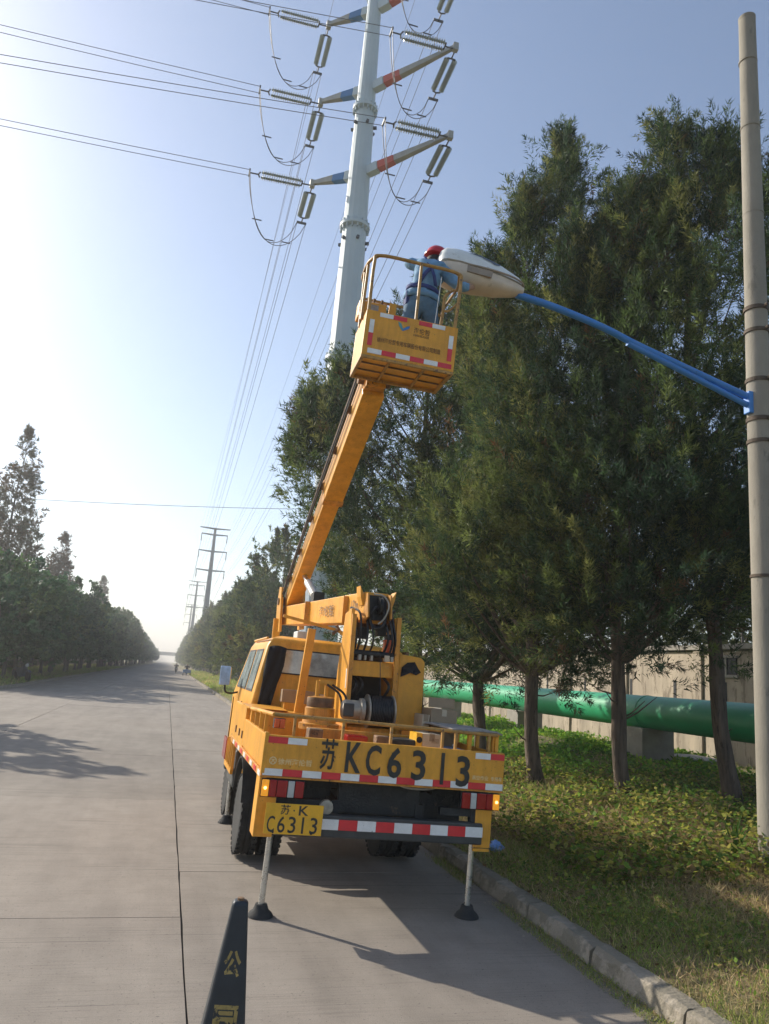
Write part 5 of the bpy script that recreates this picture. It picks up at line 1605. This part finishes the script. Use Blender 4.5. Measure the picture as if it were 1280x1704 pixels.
# black cloth hung over the cab's rear left corner
cl = []
ck = random.Random(6)
nx_, nz_ = 9, 14
for j in range(nz_):
    z = 2.06 - .62 * j / (nz_ - 1)
    for i in range(nx_):
        u = i / (nx_ - 1)
        wv = .016 * math.sin(u * 11 + j * .5) + ck.uniform(-.004, .004)
        x = -.79 + (u * .19 if j < 4 else u * (.19 - .05 * (j - 4) / 9)) - .05 * j / (nz_ - 1)
        cl.append(tp(x, 2.262 + wv - .01 * u, z + (.02 * math.sin(u * PI) if j == 0 else 0)))
cfa = [(j * nx_ + i, j * nx_ + i + 1, (j + 1) * nx_ + i + 1, (j + 1) * nx_ + i) for j in range(nz_ - 1) for i in range(nx_ - 1)]
co_ = MB().add(cl, cfa).build('jacket', M['cloth_black'], None, 60)
s2 = co_.modifiers.new('thick', 'SOLIDIFY'); s2.thickness = .012
tag(co_, 'black jacket hanging at the rear left corner of the cab', 'jacket')

# ------------------------------------------------------------------ people
def skin_body(name, nodes, edges, root, mats, pick, sub=2):
    """nodes: list of (pos, rx, ry); one continuous surface grown over the joints"""
    me = D.meshes.new(name)
    me.from_pydata([tuple(n[0]) for n in nodes], edges, [])
    o = D.objects.new(name, me)
    COL.objects.link(o)
    o.modifiers.new('skin', 'SKIN')
    for i, n in enumerate(nodes):
        sv_ = me.skin_vertices[0].data[i]
        sv_.radius = (n[1], n[2])
        sv_.use_root = (i == root)
    s_ = o.modifiers.new('sub', 'SUBSURF')
    s_.levels = sub; s_.render_levels = sub
    dg = bpy.context.evaluated_depsgraph_get()
    m2 = D.meshes.new_from_object(o.evaluated_get(dg))
    D.objects.remove(o)
    m2.materials.clear()
    for m in mats: m2.materials.append(m)
    for p in m2.polygons:
        p.use_smooth = True
        p.material_index = pick(p.center)
    o = D.objects.new(name, m2)
    COL.objects.link(o)
    return o

J = {}
nodes = []; edges = []
def nd(k, p, rx, ry=None, par=None):
    J[k] = len(nodes); nodes.append((Vector(p), rx, rx if ry is None else ry))
    if par: edges.append((J[par], J[k]))
nd('pelvis', (1.935, 6.52, 5.43), .150, .115)
nd('waist', (1.945, 6.51, 5.55), .140, .105, 'pelvis')
nd('chest', (1.985, 6.52, 5.73), .160, .115, 'waist')
nd('upper', (2.035, 6.62, 5.86), .135, .10, 'chest')
nd('neck', (2.10, 6.72, 5.95), .058, .058, 'upper')
nd('jaw', (2.13, 6.775, 6.01), .070, .078, 'neck')
nd('head', (2.145, 6.80, 6.085), .088, .092, 'jaw')
nd('crown', (2.15, 6.805, 6.15), .06, .06, 'head')
nd('nose', (2.225, 6.885, 6.04), .02, .02, 'head')
for s_, hx, kx, fx, hy in ((-1, 1.86, 1.80, 1.80, 6.50), (1, 2.015, 2.06, 2.06, 6.50)):
    a = 'l' if s_ < 0 else 'r'
    nd(a + 'hip', (hx, hy, 5.36), .105, .105, 'pelvis')
    nd(a + 'knee', (kx, hy + .04, 5.03), .072, .075, a + 'hip')
    nd(a + 'ankle', (fx, hy - .02, 4.76), .05, .055, a + 'knee')
    nd(a + 'toe', (fx + .02 * s_, hy + .16, 4.715), .045, .035, a + 'ankle')
nd('lsh', (1.915, 6.62, 5.875), .075, .075, 'upper')
nd('lel', (1.815, 6.70, 5.925), .058, .058, 'lsh')
nd('lwr', (2.05, 6.78, 5.955), .036, .04, 'lel')
nd('lpalm', (2.13, 6.79, 5.965), .040, .022, 'lwr')
nd('rsh', (2.165, 6.57, 5.84), .075, .075, 'upper')
nd('rel', (2.30, 6.46, 5.64), .055, .055, 'rsh')
nd('rwr', (2.46, 6.60, 5.75), .036, .04, 'rel')
nd('rpalm', (2.51, 6.66, 5.785), .040, .022, 'rwr')
for a, base, dr_, sp in (('l', Vector((2.15, 6.79, 5.967)), Vector((.9, .1, .25)).normalized(), Vector((.15, -.9, -.2)).normalized()), ('r', Vector((2.52, 6.675, 5.79)), Vector((.45, .75, .3)).normalized(), Vector((.8, -.5, 0)).normalized())):
    for q, L in ((-1.5, .8), (-.5, .95), (.5, 1.0), (1.5, .9)):
        k0 = '%sf%d' % (a, int(q * 2 + 5))
        nd(k0 + 'a', base + sp * q * .019 + dr_ * .018, .0095, .0095, a + 'palm')
        nd(k0 + 'b', base + sp * q * .020 + dr_ * .05 * L, .009, .009, k0 + 'a')
        nd(k0 + 'c', base + sp * q * .020 + dr_ * .074 * L + Vector((0, 0, .018)), .008, .008, k0 + 'b')
    nd(a + 'tha', base - dr_ * .02 - sp * .040, .010, .010, a + 'palm')
    nd(a + 'thb', base + dr_ * .02 - sp * .058 + Vector((0, 0, .012)), .009, .009, a + 'tha')
def pick(c):
    if c.z > 5.94 and c.x > 2.06 and c.y > 6.66 and c.x < 2.3: return 2
    if (c - Vector((2.11, 6.79, 5.96))).length < .085 and c.x > 2.06: return 2
    if c.x > 2.43: return 2
    return 1 if c.z < 5.50 and c.x < 2.25 else 0
pe = skin_body('person', nodes, edges, 0, [M['shirt'], M['jeans'], M['skin'], M['rubber']], pick, 3)
# loose cloth: push the surface in and out along its normals
pv = pe.data
nn = [v.normal.copy() for v in pv.vertices]
for v, q in zip(pv.vertices, nn):
    c = v.co
    if pick(c) < 2 and c.z > 4.8:
        f = math.sin(c.z * 46 + c.x * 30 + 2.2 * math.sin(c.x * 25 + c.y * 18)) * .5 + math.sin(c.x * 60 - c.z * 28 + 1.7 * math.sin(c.z * 31)) * .35
        v.co = c + q * (.001 + .0105 * f)
for p in pe.data.polygons:
    if p.center.z < 4.79: p.material_index = 3
tag(pe, 'worker in blue denim and red helmet standing in the bucket, handling the lamp head', 'person')
# helmet
hm = Matrix.Translation((2.148, 6.80, 6.11)) @ Matrix.Rotation(R(14), 4, 'Y') @ Matrix.Rotation(R(-6), 4, 'X')
prof = [(.128, -.012), (.130, -.004), (.118, .004), (.117, .03), (.110, .06), (.092, .087), (.062, .107), (.03, .117), (.004, .12)]
he = MB().lathe(prof, (0, 0, 0), (0, 0, 1), 26).xform(hm).build('helmet', M['helmet'], pe, 50)
br = [(.10 * math.cos(a) + .07, .11 * math.sin(a)) for a in np.linspace(-1.2, 1.2, 9)]
MB().prism([(.08, -.1)] + [(.085 + .10 * math.cos(a), .105 * math.sin(a)) for a in np.linspace(-1.3, 1.3, 11)] + [(.08, .1)], 'Z', -.014, -.006).xform(hm @ Matrix.Rotation(R(40), 4, 'Z')).build('helmet_peak', M['helmet'], he)
MB().prism([(-.09, .075), (-.05, .115), (0, .124), (.05, .115), (.09, .075), (.05, .108), (0, .117), (-.05, .108)], 'Y', -.012, .012).xform(hm).build('helmet_ridge', M['helmet'], he)
MB().lathe([(.089, 0), (.098, .02), (.1, .05), (.09, .065)], (2.138, 6.79, 6.025), (.12, 0, 1), 20).build('hair', M['hair'], pe, 50)
# belt, tail of the shirt and harness straps
def ring(c, rx, ry, tilt, n=26):
    return [Vector(c) + Vector((rx * math.cos(a), ry * math.sin(a), tilt * math.cos(a))) for a in np.linspace(0, 2 * PI, n)]
def band(pts, hgt, thick, nm, mt_):
    m = MB(); vs = []; fs = []
    for i, p in enumerate(pts):
        vs += [p + Vector((0, 0, hgt)), p - Vector((0, 0, hgt))]
    for i in range(len(pts) - 1):
        fs.append((i * 2, i * 2 + 1, i * 2 + 3, i * 2 + 2))
    o = m.add(vs, fs).build(nm, mt_, pe, 60)
    q = o.modifiers.new('thick', 'SOLIDIFY'); q.thickness = thick
    return o
band(ring((1.942, 6.515, 5.535), .168, .134, -.012), .022, .008, 'harness_belt', M['harness'])
band(ring((1.938, 6.518, 5.462), .180, .146, -.008), .032, .008, 'shirt_hem', M['shirt'])
for pts in ([(1.86, 6.415, 5.55), (1.93, 6.385, 5.68), (2.03, 6.45, 5.80), (2.09, 6.55, 5.925)], [(2.03, 6.40, 5.55), (1.99, 6.378, 5.68), (1.955, 6.45, 5.82), (1.955, 6.57, 5.945)]):
    sp_ = smooth_path(pts, 5)
    m = MB(); vs = []; fs = []
    for p in sp_:
        vs += [p + Vector((-.018, -.018, .008)), p + Vector((.018, -.018, -.004))]
    for i in range(len(sp_) - 1): fs.append((i * 2, i * 2 + 1, i * 2 + 3, i * 2 + 2))
    o = m.add(vs, fs).build('harness_strap', M['harness'], pe, 60)
    q = o.modifiers.new('thick', 'SOLIDIFY'); q.thickness = .008
MB().box(1.765, 1.80, 6.46, 6.56, 5.36, 5.50).build('tool_pouch', M['harness'], pe, bevel=.01)

def rider(loc, rot, label, lean=.12, jacket='cloth_dark'):
    nodes.clear(); edges.clear(); J.clear()
    nd('pelvis', (0, 0, .80), .15, .13)
    nd('chest', (0, lean, 1.12), .19, .14, 'pelvis')
    nd('neck', (0, lean + .04, 1.34), .07, .07, 'chest')
    nd('head', (0, lean + .07, 1.46), .11, .12, 'neck')
    nd('top', (0, lean + .07, 1.56), .07, .07, 'head')
    for s_ in (-1, 1):
        a = str(s_)
        nd(a + 'h', (s_ * .12, .1, .78), .10, .10, 'pelvis'); nd(a + 'k', (s_ * .17, .45, .74), .075, .075, a + 'h'); nd(a + 'f', (s_ * .17, .40, .36), .05, .05, a + 'k'); nd(a + 't', (s_ * .17, .55, .32), .04, .04, a + 'f')
        nd(a + 's', (s_ * .21, lean + .02, 1.24), .075, .075, 'chest'); nd(a + 'e', (s_ * .32, lean + .24, 1.04), .055, .055, a + 's'); nd(a + 'w', (s_ * .28, lean + .48, 1.05), .045, .045, a + 'e')
    o = skin_body('person', nodes, edges, 0, [M[jacket], M['jeans'], M['skin'], M['hair']], lambda c: 1 if c.z < .84 else (3 if c.z > 1.44 and c.y < lean + .12 else (2 if c.z > 1.33 else 0)), 1)
    o.location = loc; o.rotation_euler = rot
    tag(o, label, 'person')
    return o
def bike(name, loc, rot, label, mt_, trike=False):
    t = tag(empty(name, loc, rot), label, 'tricycle' if trike else 'motorbike')
    tyre = [(.20, -.05), (.26, -.055), (.30, -.03), (.31, 0), (.30, .03), (.26, .055), (.20, .05)]
    def whl(x, y):
        w_ = MB().lathe(tyre, (x, y, .31), (1, 0, 0), 20).build('wheel', M['rubber'], t, 40)
        MB().lathe([(.2, -.02), (.03, -.05), (.03, .05), (.2, .02)], (x, y, .31), (1, 0, 0), 14).build('rim', M['rim'], w_, 40)
    whl(0, .92)
    if trike:
        whl(-.48, -.55); whl(.48, -.55)
    else:
        whl(0, -.42)
    MB().prism([(-.55, .62), (-.1, .66), (.15, .78), (.55, .86), (.62, .70), (.35, .42), (.3, .25), (-.1, .25), (-.2, .45)], 'X', -.13, .13).build('body', M[mt_], t, bevel=.03)
    MB().prism([(-.6, .66), (-.55, .74), (-.1, .72), (.18, .80), (.15, .74), (-.1, .64)], 'X', -.14, .14).build('seat', M['bike_dark'], t, bevel=.02)
    MB().tube([(0, .92, .31), (0, .80, .62), (0, .62, 1.0)], .04, 8).build('fork', M['rim'], t, 40)
    MB().tube(smooth_path([(-.34, .50, 1.05), (-.18, .6, 1.03), (.18, .6, 1.03), (.34, .50, 1.05)], 4), .018, 7).build('handlebar', M['bike_dark'], t, 40)
    MB().lathe([(.03, -.06), (.09, -.04), (.1, .03), (.05, .05)], (0, .74, .92), (0, 1, 0), 14).build('headlight', M['lens_white'], t, 40)
    MB().prism([(.66, .60), (.95, .66), (1.18, .56), (1.15, .52), (.95, .62), (.68, .56)], 'X', -.07, .07).build('front_mudguard', M[mt_], t)
    for s_ in (-1, 1):
        mi = MB().tube([(s_ * .26, .55, 1.05), (s_ * .32, .56, 1.22)], .01, 6).build('mirror', M['bike_dark'], t, 40)
        MB().lathe([(.05, 0), (.055, .01), (.03, .02)], (s_ * .33, .56, 1.24), (0, 1, 0), 10).build('mirror_head', M['bike_dark'], mi)
    MB().box(-.06, .06, -.66, -.61, .6, .68).build('rear_lamp', M['lens_red'], t)
    if trike:
        tb_ = MB().box(-.55, .55, -1.15, -.15, .42, .48).box(-.55, -.51, -1.15, -.15, .48, .85).box(.51, .55, -1.15, -.15, .48, .85).box(-.51, .51, -1.15, -1.11, .48, .85).box(-.51, .51, -.19, -.15, .48, .85).build('cargo_tray', M['bike_blue'], t, bevel=.01)
    return t
bike('motorbike', (-8.05, 49.0, float(left_h(np.array(-8.05), np.array(49.0))) - .02), (0, R(6), R(215)), 'dark parked motorbike under the trees at the left edge', 'bike_dark')
bike('cargo_tricycle', (2.75, 112.0, 0), (0, 0, 0), 'blue motor tricycle with cargo tray far down the road', 'bike_blue', True)
rider((2.75, 111.9, .08), (0, 0, 0), 'rider in dark jacket on the blue motor tricycle')
bike('motorbike', (1.5, 131.0, 0), (0, 0, 0), 'dark scooter ahead of the tricycle far down the road', 'bike_dark')
rider((1.5, 130.9, .08), (0, 0, 0), 'rider on the dark scooter ahead of the tricycle')

# ------------------------------------------------------------------ small things near by
# black square no-parking cone in the foreground
cn = tag(empty('traffic_cone', (.338, 3.12, 0), (R(1.0), R(2.2), R(-6))), 'black square cone with worn yellow marks in the foreground', 'cone')
def frus(z0, a0, z1, a1, b0=None, b1=None):
    vs = [(-a0, -a0, z0), (a0, -a0, z0), (a0, a0, z0), (-a0, a0, z0), (-a1, -a1, z1), (a1, -a1, z1), (a1, a1, z1), (-a1, a1, z1)]
    return MB().add(vs, [(0, 3, 2, 1), (4, 5, 6, 7), (0, 1, 5, 4), (1, 2, 6, 5), (2, 3, 7, 6), (3, 0, 4, 7)])
CH = 1.0
frus(.03, .142, CH, .028).build('cone_body', M['cone'], cn, bevel=.014, seg=3)
frus(0, .22, .035, .21).build('cone_base', M['cone'], cn, bevel=.01)
MB().lathe([(.013, 0), (.013, .012), (.004, .013)], (0, -.002, CH - .004), (0, 0, 1), 10).build('top_hole', M['rust'], cn)
sl2 = math.atan2(.114, CH - .03)
def on_cone(z, off=.0015):
    return -(.142 - (z - .03) * (.114 / (CH - .03))) - off
for c, z, w_, h_ in (('公', .80, .062, .085), ('园', .62, .085, .10), ('停', .44, .10, .12)):
    o = lettering(c, M['cone_paint'], w_, h_, cn, (0, on_cone(z), z), rx=PI / 2 - sl2, bold=.03, name='worn_marking')
# blue plastic bag on the kerb
bg_ = MB(); br_ = random.Random(2)
vs = []
for i in range(7):
    for j in range(12):
        a = 2 * PI * j / 12; t_ = i / 6
        r_ = .085 * math.sin(PI * (t_ * .86 + .1)) * br_.uniform(.7, 1.25)
        vs.append((math.cos(a) * r_, math.sin(a) * r_ * .8, .115 * t_ * br_.uniform(.85, 1.1)))
fs = [(i * 12 + j, i * 12 + (j + 1) % 12, (i + 1) * 12 + (j + 1) % 12, (i + 1) * 12 + j) for i in range(6) for j in range(12)] + [tuple(range(11, -1, -1)), tuple(range(72, 84))]
bo_ = bg_.add(vs, fs).build('plastic_bag', M['bag'], None)
bo_.location = (3.56, 7.9, .14)
tag(bo_, 'crumpled light blue plastic bag beside the kerb', 'bag')
# litter and pebbles by the kerb
rk = random.Random(5)
pb = MB()
for k_ in range(260):
    x = 3.03 - abs(rk.gauss(0, .12)); y = rk.uniform(3.2, 14); s_ = rk.uniform(.004, .014)
    pb.add([(x - s_, y, 0), (x, y - s_, 0), (x + s_, y, 0), (x, y + s_, 0), (x + rk.uniform(-.3, .3) * s_, y, s_ * .8)], [(0, 1, 4), (1, 2, 4), (2, 3, 4), (3, 0, 4)])
tag(pb.build('gutter_grit', M['kerb']), 'grit gathered along the foot of the kerb', 'grit', kind='stuff')

# ------------------------------------------------------------------ hazy air
hz = MB().box(-1700, 1700, -400, 1700, -1.3, 48).build('haze', D.materials.new('haze'))
hm_ = hz.data.materials[0]
hm_.use_nodes = True
hn, hl = hm_.node_tree.nodes, hm_.node_tree.links
hn.clear()
ho = hn.new('ShaderNodeOutputMaterial')
hv = hn.new('ShaderNodeVolumePrincipled')
hv.inputs['Color'].default_value = (1.0, 0.985, 0.96, 1)
hv.inputs['Density'].default_value = 0.0013
hv.inputs['Anisotropy'].default_value = 0.3
hl.new(hv.outputs[0], ho.inputs['Volume'])
tag(hz, 'thin pale haze in the air', 'haze', kind='stuff')
